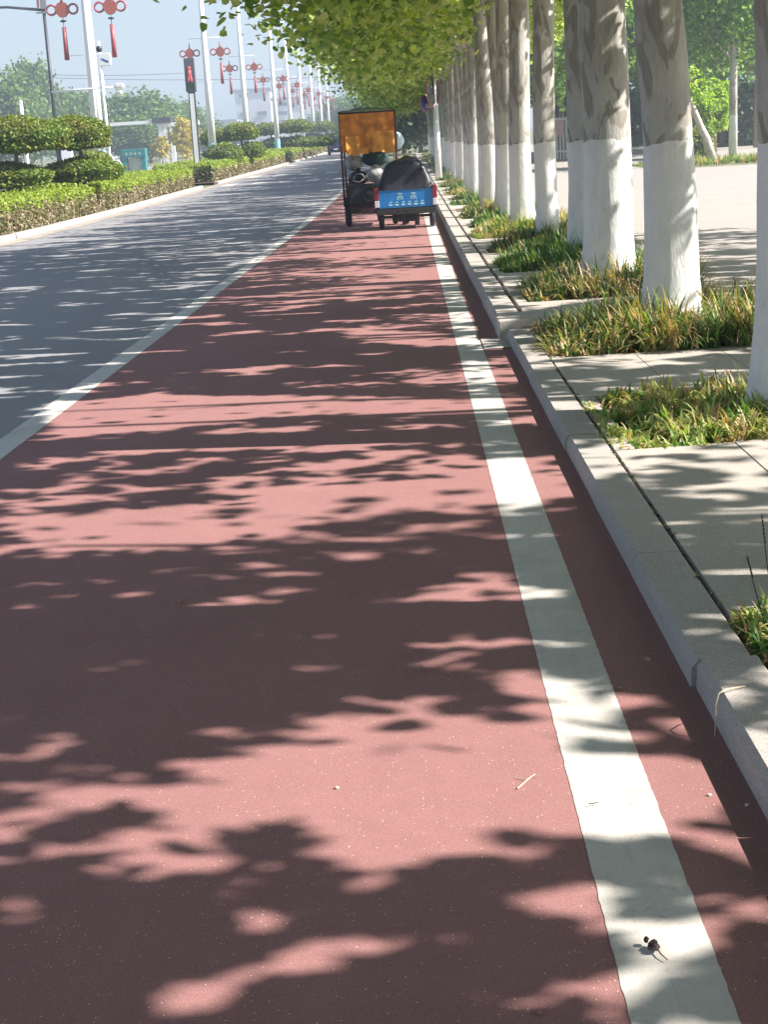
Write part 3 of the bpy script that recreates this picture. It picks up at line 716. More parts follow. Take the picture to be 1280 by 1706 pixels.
hedge('farthest hedge by the dark car', -13.1, -9.95, 192, 250, 1.1, 4, 60, .2)
sheet('median_soil', -15.4, -9.8, 8, 73.6, 0.09, 'soil'); sheet('median_soil', -15.4, -9.8, 79.4, 128, 0.09, 'soil'); sheet('median_soil', -15.4, -9.8, 136, 600, 0.09, 'soil')

def topiary(label, x, y, pads, seed, stems, leaf=.07, dens=900):
    """clipped shrub: flat leafy pads on short crooked stems. pads: (dx, dy, z, rx, ry, rz)"""
    t = thing('clipped_shrub', label, 'shrub', (x, y, gz(y)+.09), 0, 'cloud-pruned shrubs on the median')
    g = np.random.default_rng(seed); r = random.Random(seed)
    for (dx, dy, z, rx, ry, rz) in pads:
        core = MB(); core.ell((dx, dy, z), (rx*.84, ry*.84, rz*.62), 18, 10, 0, .04, r); c = core.build('leaf_pad', 'hedge_core', t, True)
        area = 4*math.pi*((rx*ry)**1.6/3+(rx*rz)**1.6/3+(ry*rz)**1.6/3)**(1/1.6); n = int(area*dens)
        d = g.normal(size=(n, 3)); d /= np.linalg.norm(d, axis=1)[:, None]
        d[:, 2] = np.where(d[:, 2] < -.45, -.45+.3*(d[:, 2]+.45), d[:, 2])
        lump = 1+.06*np.sin(d[:, 0]*7+seed)+.06*np.sin(d[:, 1]*8+1)+.04*np.sin(d[:, 2]*9)
        P = np.array([dx, dy, z])+d*np.array([rx, ry, rz])*(lump*g.uniform(.9, 1.03, n))[:, None]
        V, F = leaf_arrays(P, g.uniform(.7, 1.3, n)*leaf, rg=g); arrays_mesh('foliage', V, F, ['pad_leaf'], parent=c)
    for (a, b) in stems:
        mb = MB(); a, b = Vector(a), Vector(b); mb.tube([a, (a+b)/2+Vector((r.uniform(-.15, .15), 0, 0)), b], [.09, .07, .05], 7); mb.build('stem', 'bark_plain', t, True)
    return t
def tp(px, Y): return at(px, Y)[0]
topiary('big clipped shrub at the left frame edge, behind the bright hedge', tp(28, 47), 47, [(0, 0, 2.42, 1.5, 1.2, .60), (-.5, 0, 1.3, 1.35, 1.1, .42)], 1, [((0, 0, 0), (0, 0, 2.4)), ((.3, 0, 0), (-.5, 0, 1.4))], .075, 700)
topiary('big clipped shrub left of the nearest lamp post, two tiers of pads', tp(128, 50), 50, [(0, 0, 2.42, 1.05, 1.1, .60), (-.55, .3, 2.48, .8, .9, .5), (.1, 0, 1.3, 1.25, 1.0, .42)], 2, [((.1, 0, 0), (.1, 0, 2.5)), ((-.2, 0, 0), (-.1, 0, 1.4))], .075, 700)
topiary('low clipped shrub beside the foot of the camera pole', tp(152, 56), 56, [(0, 0, 1.5, .7, .8, .42)], 3, [((0, 0, 0), (0, 0, 1.4))], .08, 600)
topiary('clipped shrub just right of the blue-based lamp post', tp(404, 100), 100, [(0, 0, 2.45, 1.15, 1.1, .62), (-1.6, 0, 2.2, .95, 1, .6), (-1.1, 0, 1.2, 1.3, 1, .5), (.7, 0, 1.3, .8, .9, .55)], 4, [((0, 0, 0), (0, 0, 2.2)), ((-1.4, 0, 0), (-1.4, 0, 2))], .12, 260)
topiary('clipped shrub between the third and fourth lamp posts', tp(497, 150), 150, [(0, 0, 2.9, 1.5, 1.4, .7), (-2.6, 0, 2.8, 1.5, 1.3, .65), (-1, 0, 1.5, 2.6, 1.3, .55), (2, 0, 1.4, 1.6, 1.3, .5)], 5, [((0, 0, 0), (0, 0, 2.6)), ((-2.4, 0, 0), (-2.4, 0, 2.6))], .16, 130)
topiary('far clipped shrub beside the sixth lamp post', tp(540, 200), 200, [(0, 0, 3.0, 2.0, 1.6, .7), (-2.0, 0, 1.7, 2.6, 1.3, .6), (1.6, 0, 1.6, 1.6, 1.3, .6)], 6, [((0, 0, 0), (0, 0, 2.6)), ((-2, 0, 0), (-2, 0, 1.6))], .2, 80)
topiary('rounded shrub behind the second hedge, left of its lamp post', tp(375, 92), 92, [(0, 0, 1.2, 1.0, .9, .7)], 7, [((0, 0, 0), (0, 0, 1))], .11, 260)

LAMPS = [(163, 62.0), (352, 97), (411, 120), (461, 147), (485, 167), (505, 187), (523, 207), (537, 230), (549, 252)]
def lamp_post():
    t = thing('lamp_post', '', 'lamp post', (0, 0, 0), 0, 'white lamp posts along the median')
    mb = MB(); mb.tube([(0, 0, 1.9), (0, 0, 6), (0, 0, 12)], [.24, .19, .12], 14); mb.build('pole', 'white_metal', t, True)
    mb = MB(); mb.tube([(0, 0, 0), (0, 0, 1.9)], [.26, .25], 14); mb.box((-.32, -.32, 0), (.32, .32, .10)); mb.build('pole_base', 'blue_paint', t, False)
    mb = MB(); mb.tube([(-.95, 0, 8.12), (.95, 0, 8.12)], .02, 6); mb.build('bracket', 'white_metal', t, True)
    mb = MB(); mb.tube([(-.95, 0, 5.55), (.95, 0, 5.55)], .012, 6); mb.build('bracket', 'white_metal', t, True)
    for s in (-1, 1):
        mb = MB(); mb.tube([(0, 0, 11.8), (s*.7, 0, 12.15), (s*1.5, 0, 12.25)], [.05, .045, .035], 8); mb.build('arm', 'white_metal', t, True)
        mb = MB(); mb.ell((s*1.85, 0, 12.23), (.42, .16, .08), 12, 6); mb.build('lamp_head', 'steel', t, True)
    return t
def lantern():
    """red festive knot lantern: round body, a loop on each side, cap, long tassel"""
    t = thing('knot_lantern', '', 'lantern', (0, 0, 0), 0, 'red knot lanterns hung on the lamp posts')
    mb = MB(); b = .05
    mb.prism([(0, .30), (-.15, .27), (-.25, .14), (-.28, 0), (-.2, -.16), (-.1, -.26), (.1, -.26), (.2, -.16), (.28, 0), (.25, .14), (.15, .27)], -.06, .06)
    mb.build('lantern_body', 'lantern_face', t)
    for s in (-1, 1):
        mb = MB(); mb.torus((s*.42, 0, .03), .18, .042, 'y', 18, 8); mb.build('loop', 'lantern_red', t, True)
    mb = MB(); mb.tube([(0, 0, .28), (0, 0, .40), (0, 0, .62)], [.07, .04, .025], 8); mb.build('finial', 'lantern_red', t, True)
    mb = MB(); mb.ell((0, 0, -.40), (.13, .09, .05), 12, 6); mb.tube([(0, 0, -.2), (0, 0, -.66)], .012, 6); mb.build('knot_bead', 'dark_metal', t, True)
    mb = MB(); mb.tube([(0, 0, -.62), (0, 0, -1.2), (0, 0, -1.85)], [.075, .085, .10], 10); mb.build('tassel', 'lantern_red', t, True)
    return t
lp0 = lamp_post(); ln0 = lantern()
first = True
for i, (px, Y) in enumerate(LAMPS):
    x = at(px, Y, 220)[0]; z = gz(Y)+.09
    nm = ['nearest white lamp post, beside the camera pole', 'second white lamp post, right of the pedestrian signal'][i] if i < 2 else 'white lamp post, %s of the median row from the left' % ORD[i]
    if i == 0: lp = lp0; lp.location = (x, Y, z); lp['label'] = nm
    else: copy_thing(lp0, (x, Y, z), 0, nm)
    for s, sn in ((-1, 'left'), (1, 'right')):
        lab = 'red knot lantern on the %s side of the %s lamp post' % (sn, 'nearest' if i == 0 else ORD[i])
        if first: ln0.location = (x+s*.93, Y, z+7.25); ln0['label'] = lab; first = False
        else: copy_thing(ln0, (x+s*.93, Y, z+7.25), 0, lab)
x, Y = at(155, 60.5, 195)[0], 60.9
mb = MB(); mb.tube([(0, 0, 0), (0, 0, 12)], [.075, .055], 10); tag(mb.build('flag_pole', 'white_metal', None, True, (x, Y, gz(Y)+.09)), 'thin white pole close beside the nearest lamp post', 'pole')

# camera pole with a sign box, dome camera and a side arm
Y = 60.0; x = at(176, Y, 200)[0]
t = thing('camera_pole', 'white camera pole with long side arm and dome camera, right of the nearest lamp post', 'pole', (x, Y, gz(Y)+.09))
mb = MB(); mb.tube([(0, 0, 0), (0, 0, 5.9)], [.075, .06], 12); mb.build('pole', 'white_metal', t, True)
mb = MB(); mb.tube([(-1.95, 0, 4.18), (.62, 0, 4.22)], .035, 8); mb.build('arm', 'white_metal', t, True)
mb = MB(); mb.bevbox((.5, -.12, 4.18), (.80, .12, 4.34), .03); mb.tube([(.65, 0, 4.2), (.65, 0, 4.02)], .03, 8); mb.ell((.65, 0, 4.0), (.09, .09, .09), 12, 8); mb.build('side_camera', 'white_metal', t)
mb = MB(); mb.bevbox((-.05, -.08, 5.0), (.42, .0, 5.45), .02); p = mb.build('sign_box', 'white_metal', t); mb = MB(); mb.add([(.02, -.085, 5.30), (.34, -.085, 5.16), (.30, -.085, 5.10), (.10, -.085, 5.20)], [(0, 1, 2, 3)]); mb.build('sign_mark', 'sign_blue', p)
mb = MB(); mb.ell((.0, 0, 5.62), (.12, .12, .13), 14, 10); mb.tube([(0, 0, 5.5), (0, 0, 5.58)], .07, 10); mb.build('dome_camera', 'dark_metal', t, True)
mb = MB(); mb.bevbox((-.12, -.12, 1.4), (.12, -.04, 1.75), .01); mb.build('junction_box', 'white_metal', t)

# dark mast with a long arm
Y = 88.0; x = at(83, Y, 120)[0]; t = thing('signal_mast', 'tall dark mast with arm reaching out of the left frame edge', 'mast', (x, Y, gz(Y)))
zt = at(73, Y, 12)[1]-gz(Y)
mb = MB(); mb.tube([(0, 0, 0), (0, 0, zt)], [.13, .09], 12); mb.build('mast', 'dark_metal', t, True)
mb = MB(); mb.tube([(0, 0, zt-.15), (-2.0, 0, zt+.12), (-7.5, 0, zt+.2)], [.08, .07, .05], 8); mb.build('arm', 'dark_metal', t, True)
mb = MB(); mb.box((-.42, -.10, zt-.32), (.28, .10, zt-.24)); mb.bevbox((-.15, -.14, zt-.1), (.22, .14, zt+.5), .03, 0); mb.build('lamp_housing', 'steel', t)
mb = MB(); mb.box((-.32, -.15, zt-.02), (-.20, -.08, zt+.55)); mb.build('red_flag_plate', 'lantern_red', t)
mb = MB(); mb.bevbox((.18, -.2, 1.5), (.78, .2, 2.25), .04); mb.bevbox((.22, -.22, 2.3), (.6, .2, 2.42), .02); mb.build('control_box', 'white_metal', t)

# pedestrian signal column
Y = 84; x = at(322, Y, 190)[0]; t = thing('pedestrian_signal', 'pedestrian signal column showing a red figure, at the end of the first hedge', 'traffic light', (x, Y, gz(Y)+.09))
zt = at(313, Y, 97)[1]-gz(Y)-.09
mb = MB(); mb.bevbox((-.27, -.16, zt-1.72), (.27, .16, zt), .02); p = mb.build('signal_head', 'screen_box', t)
mb = MB(); mb.tube([(0, -.17, zt-.62), (0, -.17, zt-.9)], .075, 8); mb.ell((0, -.17, zt-.50), (.08, .02, .08), 10, 6); mb.tube([(-.05, -.17, zt-.9), (-.08, -.17, zt-1.2)], .04, 6); mb.tube([(.05, -.17, zt-.9), (.08, -.17, zt-1.2)], .04, 6); mb.build('red_figure', 'red_light', p, True)
mb = MB(); mb.box((-.21, -.172, zt-1.62), (.21, -.162, zt-1.28)); mb.build('green_screen', 'dark_green', p)
mb = MB(); mb.box((-.17, -.13, 0), (.17, .13, zt-1.722)); p = mb.build('column', 'dark_metal', t)
mb = MB(); mb.box((-.115, -.14, .1), (.115, -.131, zt-1.8)); mb.build('front_panel', 'white_metal', p)

# ------------------------------------------------------------------ trikes and vehicles
def wheel(mb_parent, c, R, wdt, hub='steel'):
    """wheel turning about x"""
    mb = MB(); mb.torus(c, R-wdt/2, wdt/2, 'x', 24, 10); w_ = mb.build('wheel', 'rubber', mb_parent, True)
    mb = MB(); mb.torus(c, R-wdt-.005, .012, 'x', 24, 6); mb.cyl((c[0]-.05, c[1], c[2]), (c[0]+.05, c[1], c[2]), .04, 10)
    for k in range(8):
        a = math.pi*2*k/8; mb.tube([(c[0], c[1], c[2]), (c[0], c[1]+math.cos(a)*(R-wdt), c[2]+math.sin(a)*(R-wdt))], .006, 5)
    mb.build('rim', hub, w_, True); return w_
def orange_trike():
    x, y, _ = hit(603, 378); y = 34.6; x = at(621, y, 378)[0]
    t = thing('cargo_trike', 'cargo trike with tall frame and orange tarp over sacks, left of the blue one', 'cargo trike', (x, y, gz(y)+.006)); t.scale = (1.1, 1, 1)
    hw = .50; H = 2.42
    for s in (-1, 1): wheel(t, (s*(.47), 0, .33), .33, .12)
    wheel(t, (.12, 1.9, .30), .30, .09)
    mb = MB(); mb.bevbox((-.42, -.35, .42), (.46, 1.25, .50), .01); mb.box((-.44, -.36, .50), (-.40, 1.25, .95)); mb.box((.44, -.36, .50), (.48, 1.25, .95)); mb.box((-.42, -.38, .28), (.44, -.34, .46)); mb.build('cargo_bed', 'rust', t)
    mb = MB(); mb.bevbox((-.40, -.40, .50), (.46, -.365, .92), .01); mb.box((-.12, -.41, .60), (.14, -.40, .74)); mb.build('tailgate', 'dark_metal', t)
    mb = MB()
    for (a, b) in ((-.52, -.34), (.56, -.34), (-.52, 1.25), (.56, 1.25)):
        mb.tube([(a, b, .45), (a, b, H)], .022, 6)
    for z in (H, 1.75): mb.tube([(-.52, -.34, z), (.56, -.34, z)], .02, 6); mb.tube([(-.52, 1.25, z), (.56, 1.25, z)], .02, 6)
    for a in (-.52, .56): mb.tube([(a, -.34, H), (a, 1.25, H)], .02, 6); mb.tube([(a, -.34, 1.75), (a, 1.25, 1.75)], .02, 6)
    mb.build('canopy_frame', 'rust', t, True)
    # wrinkled rear tarp with pleats
    def cloth(name, x0, x1, z0, z1, y0, mat, seed, amp=.02, nx=28, nz=18):
        r = np.random.default_rng(seed); V = []; F = []
        for j in range(nz+1):
            for i in range(nx+1):
                u, v = i/nx, j/nz; xx = x0+(x1-x0)*u; zz = z0+(z1-z0)*v
                V.append((xx, y0+amp*math.sin(xx*23+2*v+seed)+amp*.8*math.sin(xx*9-zz*7+seed*2)+amp*.5*math.sin(zz*19+xx*5), zz+(.02*math.sin(xx*14+seed) if j == 0 else 0)))
        for j in range(nz):
            for i in range(nx): a = j*(nx+1)+i; F.append((a, a+1, a+nx+2, a+nx+1))
        mb = MB(); mb.add(V, F); n0 = len(V)
        mb.add([(a, b+.012, c) for a, b, c in V], [f[::-1] for f in F]); return mb.build(name, mat, t, True)
    cloth('rear_tarp', -.52, .55, 1.60, H-.02, -.375, 'tan', 3)
    cloth('sunlit_tarp_patch', .10, .54, 1.56, 2.02, -.415, 'orange', 5, .015)  # sun patches on the tarp, added as brighter pieces of cloth
    cloth('sunlit_tarp_patch', -.42, -.16, 1.54, 1.93, -.415, 'orange', 8, .015)
    cloth('sunlit_tarp_patch', -.16, .02, 1.54, 1.68, -.418, 'orange', 9, .012)
    mb = MB(); vs = []; fs = []
    for j in range(9):
        for i in range(13):
            u, v = i/12, j/8; vs.append((-.56+1.16*u, -.38+1.68*v, H+.03+.05*math.sin(math.pi*u)+.012*math.sin(u*31+v*13)))
    for j in range(8):
        for i in range(12): a = j*13+i; fs.append((a, a+1, a+14, a+13))
    mb.add(vs, fs); mb.add([(a, b, c-.012) for a, b, c in vs], [f[::-1] for f in fs]); mb.build('roof_tarp', 'green_tarp', t, True)
    mb = MB(); mb.tube([(.1, 1.3, .5), (.12, 1.75, .85), (.12, 1.9, 1.05)], .03, 8); mb.tube([(-.2, 1.75, 1.1), (.12, 1.85, 1.05), (.44, 1.75, 1.1)], .015, 8); mb.bevbox((-.05, 1.25, .75), (.3, 1.5, .85), .03); mb.build('front_fork', 'dark_metal', t, True)
    return t, x, y
ot, ox, oy = orange_trike()
rr = random.Random(12)
def sack(label, x, y, z, r3, mat, seed, name='sack'):
    mb = MB(); q = random.Random(seed); mb.ell((0, 0, r3[2]), r3, 20, 14, 0, .05, q); mb.tube([(0, 0, 2*r3[2]-.03), (.02, 0, 2*r3[2]+.06)], [.04, .06], 8)
    o = mb.build(name, mat, None, True, (x, y, z)); tag(o, label, 'sack', 'sacks carried on the orange-tarped trike'); return o
b = gz(oy)
sack('dark green sack tucked directly under the orange tarp', ox+.14, oy+.12, b+1.28, (.30, .25, .17), 'dark_green', 1)
sack('round pale grey sack hanging behind the trike, below the green one', ox+.14, oy-.30, b+.93, (.20, .15, .16), 'sack', 2)
sack('grey sack at the left post of the trike under the tarp', ox-.33, oy+.1, b+1.20, (.20, .25, .18), 'sack', 3)
sack('black sack on the left side of the trike bed', ox-.25, oy+.0, b+.90, (.24, .25, .15), 'navy', 4)
mb = MB(); mb.torus((0, 0, 0), .14, .035, 'y', 24, 8); mb.torus((.01, -.02, .01), .15, .02, 'y', 24, 8); tag(mb.build('hose_coil', 'dark_metal', None, True, (ox-.02, oy-.46, b+.68)), 'grey coil of hose hung on the tailgate of the left trike', 'hose')
mb = MB(); mb.torus((0, 0, -.1), .12, .012, 'y', 16, 6, 0, math.pi); mb.tube([(-.16, 0, -.12), (0, 0, -.16), (.1, 0, -.1)], .02, 6); tag(mb.build('white_handle_bag', 'sack', None, True, (ox-.22, oy-.42, b+1.12)), 'white plastic bag looped on the trike beside the pale sack', 'bag')

def blue_trike():
    y = 32.6; x = at(679, y, 378)[0]
    t = thing('cargo_trike', 'blue-tailed cargo trike covered by a black tarp, right beside the kerb', 'cargo trike', (x, y, gz(y)+.006))
    for s in (-1, 1): wheel(t, (s*.53, .1, .24), .24, .11)
    wheel(t, (.0, 1.75, .26), .25, .10)
    mb = MB(); mb.bevbox((-.60, -.32, .34), (.60, 1.15, .42), .015); mb.tube([(-.53, .1, .24), (.53, .1, .24)], .03, 8); mb.bevbox((-.18, -.1, .14), (.18, .3, .30), .03); mb.box((-.10, -.2, .08), (-.02, -.15, .34)); mb.box((.16, -.2, .06), (.26, -.12, .34)); mb.build('chassis', 'black', t)
    mb = MB(); mb.prism([(-.56, .44), (-.59, .82), (.59, .82), (.56, .44)], -.335, -.30); p = mb.build('tailgate', 'blue', t)
    # pale worn lettering strokes on the tailgate
    mb = MB(); y0 = -.339
    def st(x0, z0, x1, z1, w=.018):
        d = Vector((x1-x0, 0, z1-z0)); n = Vector((-d.z, 0, d.x)).normalized()*w/2
        mb.add([(x0+n.x, y0, z0+n.z), (x0-n.x, y0, z0-n.z), (x1-n.x, y0, z1-n.z), (x1+n.x, y0, z1+n.z)], [(0, 1, 2, 3)])
    for q in range(2):
        X = -.18+q*.28
        st(X, .66, X+.12, .66); st(X+.06, .74, X+.06, .60); st(X, .60, X+.05, .68); st(X+.12, .60, X+.07, .68)
        st(X+.01, .72, X+.11, .72)
    for q in range(6):
        X = -.36+q*.13; st(X, .50, X+.08, .50, .03); st(X+.02, .54, X+.07, .56, .02)
    mb.build('lettering', 'decal', p)
    mb = MB(); mb.bevbox((-.62, -.36, .30), (.62, -.305, .42), .015); mb.build('rear_bumper', 'black', t)
    for s in (-1, 1):
        mb = MB(); mb.bevbox((s*.60-.045, -.36, .60), (s*.60+.045, -.30, .86), .01); mb.build('tail_light', 'tail_red', t)
        mb = MB(); mb.bevbox((s*.60-.045, -.36, .46), (s*.60+.045, -.30, .598), .01); mb.build('reflector', 'tail_white', t)
        mb = MB(); mb.prism([(-.30, .42), (-.30, .84), (1.15, .84), (1.15, .42)], s*.60-.015, s*.60+.015, 0, 'x'); mb.build('side_panel', 'navy', t)
    # black tarp humped over the load
    mb = MB(); vs = []; fs = []; nx, ny = 20, 16
    for j in range(ny+1):
        v = j/ny; yy = -.33+1.5*v; e = min(1, math.sin(math.pi*min(1, v*.9+.12))*1.5)
        for i in range(nx+1):
            u = i/nx; a = (u-.5)*2; prof = max(0, 1-abs(a)**3.2)
            lean_ = .06*(1-v)
            z = .80+(.62+.05*math.sin(u*9+v*4))*prof*e+.015*math.sin(u*37+v*11)
            vs.append((a*.60*(1-.05*prof), yy+(.14*prof if j == 0 else 0), z))
    for j in range(ny):
        for i in range(nx): a = j*(nx+1)+i; fs.append((a, a+1, a+nx+2, a+nx+1))
    # rear curtain closing the hump
    o0 = len(vs)
    for i in range(nx+1): a_ = vs[i]; vs.append((a_[0], -.345, .80))
    for i in range(nx): fs.append((o0+i, o0+i+1, i+1, i))
    mb.add(vs, fs); mb.build('tarp', 'navy', t, True)
    mb = MB(); mb.tube([(.0, 1.2, .5), (0, 1.55, .9), (0, 1.7, 1.1)], .03, 8); mb.tube([(-.32, 1.55, 1.12), (0, 1.66, 1.08), (.32, 1.55, 1.12)], .014, 8); mb.bevbox((-.16, 1.15, .72), (.16, 1.42, .82), .03); mb.build('front_fork', 'dark_metal', t, True)
    return t
blue_trike()
# tool handle standing behind the blue trike
# parked scooter with pale rain cover, ahead on the right
def scooter(label, px, y, cover):
    x = at(px, y, 300)[0]; t = thing('electric_scooter', label, 'scooter', (x, y, gz(y)+.006), .25)
    wheel(t, (0, 0, .25), .25, .10); wheel(t, (0, 1.25, .25), .25, .10)
    mb = MB(); mb.bevbox((-.13, -.25, .38), (.13, .35, .72), .05); mb.bevbox((-.15, .3, .28), (.15, .95, .36), .03); mb.build('body', 'dark_metal', t)
    mb = MB(); mb.bevbox((-.14, -.25, .72), (.14, .45, .82), .04); mb.build('seat', 'black', t)
    mb = MB(); mb.tube([(0, 1.2, .4), (0, 1.0, 1.1)], .03, 8); mb.tube([(-.33, .92, 1.12), (0, 1.0, 1.10), (.33, .92, 1.12)], .016, 8); mb.build('steering', 'steel', t, True)
    for s in (-1, 1):
        mb = MB(); mb.tube([(s*.25, .95, 1.12), (s*.30, .93, 1.3)], .006, 5); mb.ell((s*.31, .92, 1.34), (.06, .015, .045), 10, 6); mb.build('mirror', 'steel', t, True)
    if cover:
        mb = MB(); mb.ell((0, .75, 1.80), (.26, .30, .24), 18, 12, 0, .04, random.Random(4)); mb.build('rain_hood', 'pale_blue', t, True)
        mb = MB(); mb.tube([(0, .9, 1.1), (0, .8, 1.6)], .02, 6); mb.build('hood_pole', 'steel', t, True)
    mb = MB(); mb.bevbox((-.05, -.30, .62), (.05, -.26, .68), .01); mb.build('tail_light', 'tail_red', t)
scooter('scooter with pale blue rain cover parked ahead of the blue trike', 672, 40.5, True)
scooter('bare scooter parked between the trikes and the white sign post', 690, 46, False)

def car(label, px, y, mat, rz, L=4.4, W=1.78, H=1.48, grp='cars on the far carriageway', x=None, van=False):
    x = at(px, y, 280)[0] if x is None else x
    t = thing('parked_car' if grp else 'car', label, 'car', (x, y, gz(y)+.01), rz, grp)
    hw = W/2; y0, y1 = -L/2, L/2
    mb = MB(); lo = [(y0, .28), (y0-.02, .62), (y0+.08, .95), (y1-.9, .92), (y1-.12, .74), (y1, .5), (y1-.05, .28)]
    mb.prism(lo, -hw, hw, 0, 'x'); mb.build('body', mat, t)
    top = [(y0+.12, .95), (y0+.42 if not van else y0+.2, H), (y0+2.2 if not van else y1-1.3, H), (y1-1.15, .93)]
    mb = MB(); n = 4; vs = []
    for s in (-1, 1):
        for (a, b) in top: vs.append((s*(hw-.06 if b < 1 else hw-.2), a, b))
    mb.add(vs, [(0, 1, 2, 3), (7, 6, 5, 4), (0, 4, 5, 1), (2, 6, 7, 3), (1, 5, 6, 2)], 0); c = mb.build('cabin', mat, t)
    mb = MB(); e = .012
    mb.add([(-hw+.22, top[0][0]+.06-e, 1.0), (hw-.22, top[0][0]+.06-e, 1.0), (hw-.30, top[1][0]-.04-e, H-.07), (-hw+.30, top[1][0]-.04-e, H-.07)], [(0, 1, 2, 3)]); mb.build('rear_window', 'glass', t)
    for s in (-1, 1):
        mb = MB(); mb.add([(s*(hw-.05), top[0][0]+.3, 1.0), (s*(hw-.05), top[3][0]-.2, 1.0), (s*(hw-.165), top[2][0]-.05, H-.09), (s*(hw-.165), top[1][0]+.1, H-.09)], [(0, 1, 2, 3)]); mb.build('side_window', 'glass', t)
        mb = MB(); mb.bevbox((s*(hw-.14)-.12, y0-.035, .68), (s*(hw-.14)+.12, y0+.05, .84), .01); mb.build('tail_light', 'tail_red', t)
        for yy in (y0+.8, y1-.85): wheel(t, (s*(hw-.10), yy, .31), .31, .18)
    mb = MB(); mb.bevbox((-hw+.05, y0-.06, .25), (hw-.05, y0+.02, .42), .02); mb.build('bumper', 'black', t)
    mb = MB(); mb.box((-.22, y0-.045, .52), (.22, y0-.025, .64)); mb.build('number_plate', 'white_metal', t)
    return t
car('dark blue car far ahead on the road, half hidden by the orange trike', 563, 168, 'dark_car', 0, grp=None, H=1.7, van=True)
car('white car parked across the median, behind the camera pole', 150, 108, 'white_car', 1.57)
car('white car beyond the median, seen between the shrub and the third lamp post', 445, 165, 'white_car', 1.5, x=-19.5+3.5)
car('white car beyond the median, left one of the far pair', 478, 185, 'white_car', 1.5)
car('white car beyond the median, right one of the far pair', 505, 195, 'white_car', 1.6)

# ------------------------------------------------------------------ things across the road
Y = 118; x = at(224, Y, 265)[0]; t = thing('kiosk', 'small teal booth with open middle and pale panel, beyond the median', 'booth', (x, Y, gz(Y)))
for q in (-.715, .715): mb = MB(); mb.bevbox((q-.165, -.4, 0), (q+.165, .4, 1.75), .03); mb.build('side_wall', 'teal', t)
mb = MB(); mb.bevbox((-.92, -.45, 1.30), (.92, .45, 1.92), .04); p = mb.build('header', 'teal', t)
mb = MB()
for k in range(4): mb.box((-.62+k*.33, -.462, 1.55), (-.40+k*.33, -.452, 1.60)); mb.box((-.54+k*.33, -.462, 1.46), (-.49+k*.33, -.4525, 1.70))
mb.build('lettering', 'cream', p)
mb = MB(); mb.bevbox((-.52, .1, .1), (.52, .2, 1.25), .02); mb.build('panel', 'cream', t)

Y = 176; t = thing('gate_frame', 'white gate frame with dark roofed middle, far left behind the teal booth', 'gate', (at(262, Y, 230)[0], Y, gz(Y)))
zt = at(262, Y, 200)[1]-gz(Y)
def gx(px): return at(px, Y, 230)[0]-t.location.x
mb = MB(); mb.box((gx(185), -.2, zt-.35), (gx(257), .2, zt)); mb.box((gx(263), -.25, zt-.75), (gx(334), .25, zt-.35)); mb.build('beam', 'white_metal', t)
mb = MB(); mb.box((gx(257), -.8, zt-.33), (gx(288), .8, zt+.25)); mb.build('roof', 'dark_metal', t)
for a in (268, 276, 287): 
    mb = MB(); mb.box((gx(a)-.22, -.2, 0), (gx(a)+.22, .2, zt-.752)); mb.build('post', 'white_metal', t)
Y = 96; mb = MB(); mb.tube([(0, 0, 0), (0, 0, 5.0)], [.14, .11], 10); mb.ell((0, 0, 5.1), (.13, .13, .12), 10, 8); tag(mb.build('bollard_light', 'white_metal', None, True, (at(36, Y, 190)[0], Y, gz(Y))), 'short white post with round top left of the dark mast', 'post')

def blade_cable(label, a, b, sag):
    a, b = Vector(a), Vector(b); pts = [a.lerp(b, k/16)-Vector((0, 0, sag*4*(k/16)*(1-k/16))) for k in range(17)]
    mb = MB(); mb.tube(pts, .03, 5); tag(mb.build('overhead_cable', 'dark_metal', None, True), label, 'cable', 'overhead cables')
Y = 210
xa, za = at(-80, Y, 122); xb, zb = at(560, Y, 128); blade_cable('upper thin cable crossing the sky above the left trees', (xa, Y, za), (xb, Y, zb), .6)
xa, za = at(-80, Y, 114); xb, zb = at(300, Y, 120); blade_cable('faint second cable above the first at far left', (xa, Y+3, za), (xb, Y+3, zb), .5)

# trees of the distance: a few leafy crowns shared as copies
def bg_tree(name, label, cat, x, y, H, RX, mat, seed, trunk=0.14, low=.3, nclu=110, per=34, lf=.34, bark='bark_plain', group=None, conic=False, rz=0, zt=None):
    g = np.random.default_rng(seed); t = thing(name, label, cat, (x, y, gz(y)+.02), rz, group)
    C = []
    while len(C) < nclu:
        p = g.uniform(-1, 1, 3)
        if (p**2).sum() > 1: continue
        if (p**2).sum() < .18: continue
        sc = (1-.75*(p[2]+1)/2) if conic else 1
        C.append((p[0]*RX*sc, p[1]*RX*sc, H*(low+(1-low)*(p[2]+1)/2)))
    C = np.array(C); rr_ = g.uniform(.10, .2, (nclu, 1))*RX
    P = np.repeat(C, per, 0)+g.normal(size=(nclu*per, 3))*np.repeat(rr_, per, 0)
    V, F = leaf_arrays(P, g.uniform(.7, 1.3, len(P))*lf, rg=g); arrays_mesh('crown', V, F, [mat], parent=t)
    mb = MB(); mb.tube([(0, 0, -.05), (.05, 0, H*low), (0, .05, H*.6), (0, 0, H*.85)], [trunk*1.25, trunk, trunk*.6, trunk*.25], 9)
    r = random.Random(seed)
    for k in range(6):
        a = r.uniform(0, 6.28); z0 = H*r.uniform(low*.9, .6); mb.tube([(0, 0, z0), (math.cos(a)*RX*.35, math.sin(a)*RX*.35, z0+H*.08), (math.cos(a)*RX*.7, math.sin(a)*RX*.7, z0+H*.18)], [trunk*.45, trunk*.3, trunk*.1], 6)
    mb.build('trunk', bark, t, True); return t
protos = {}
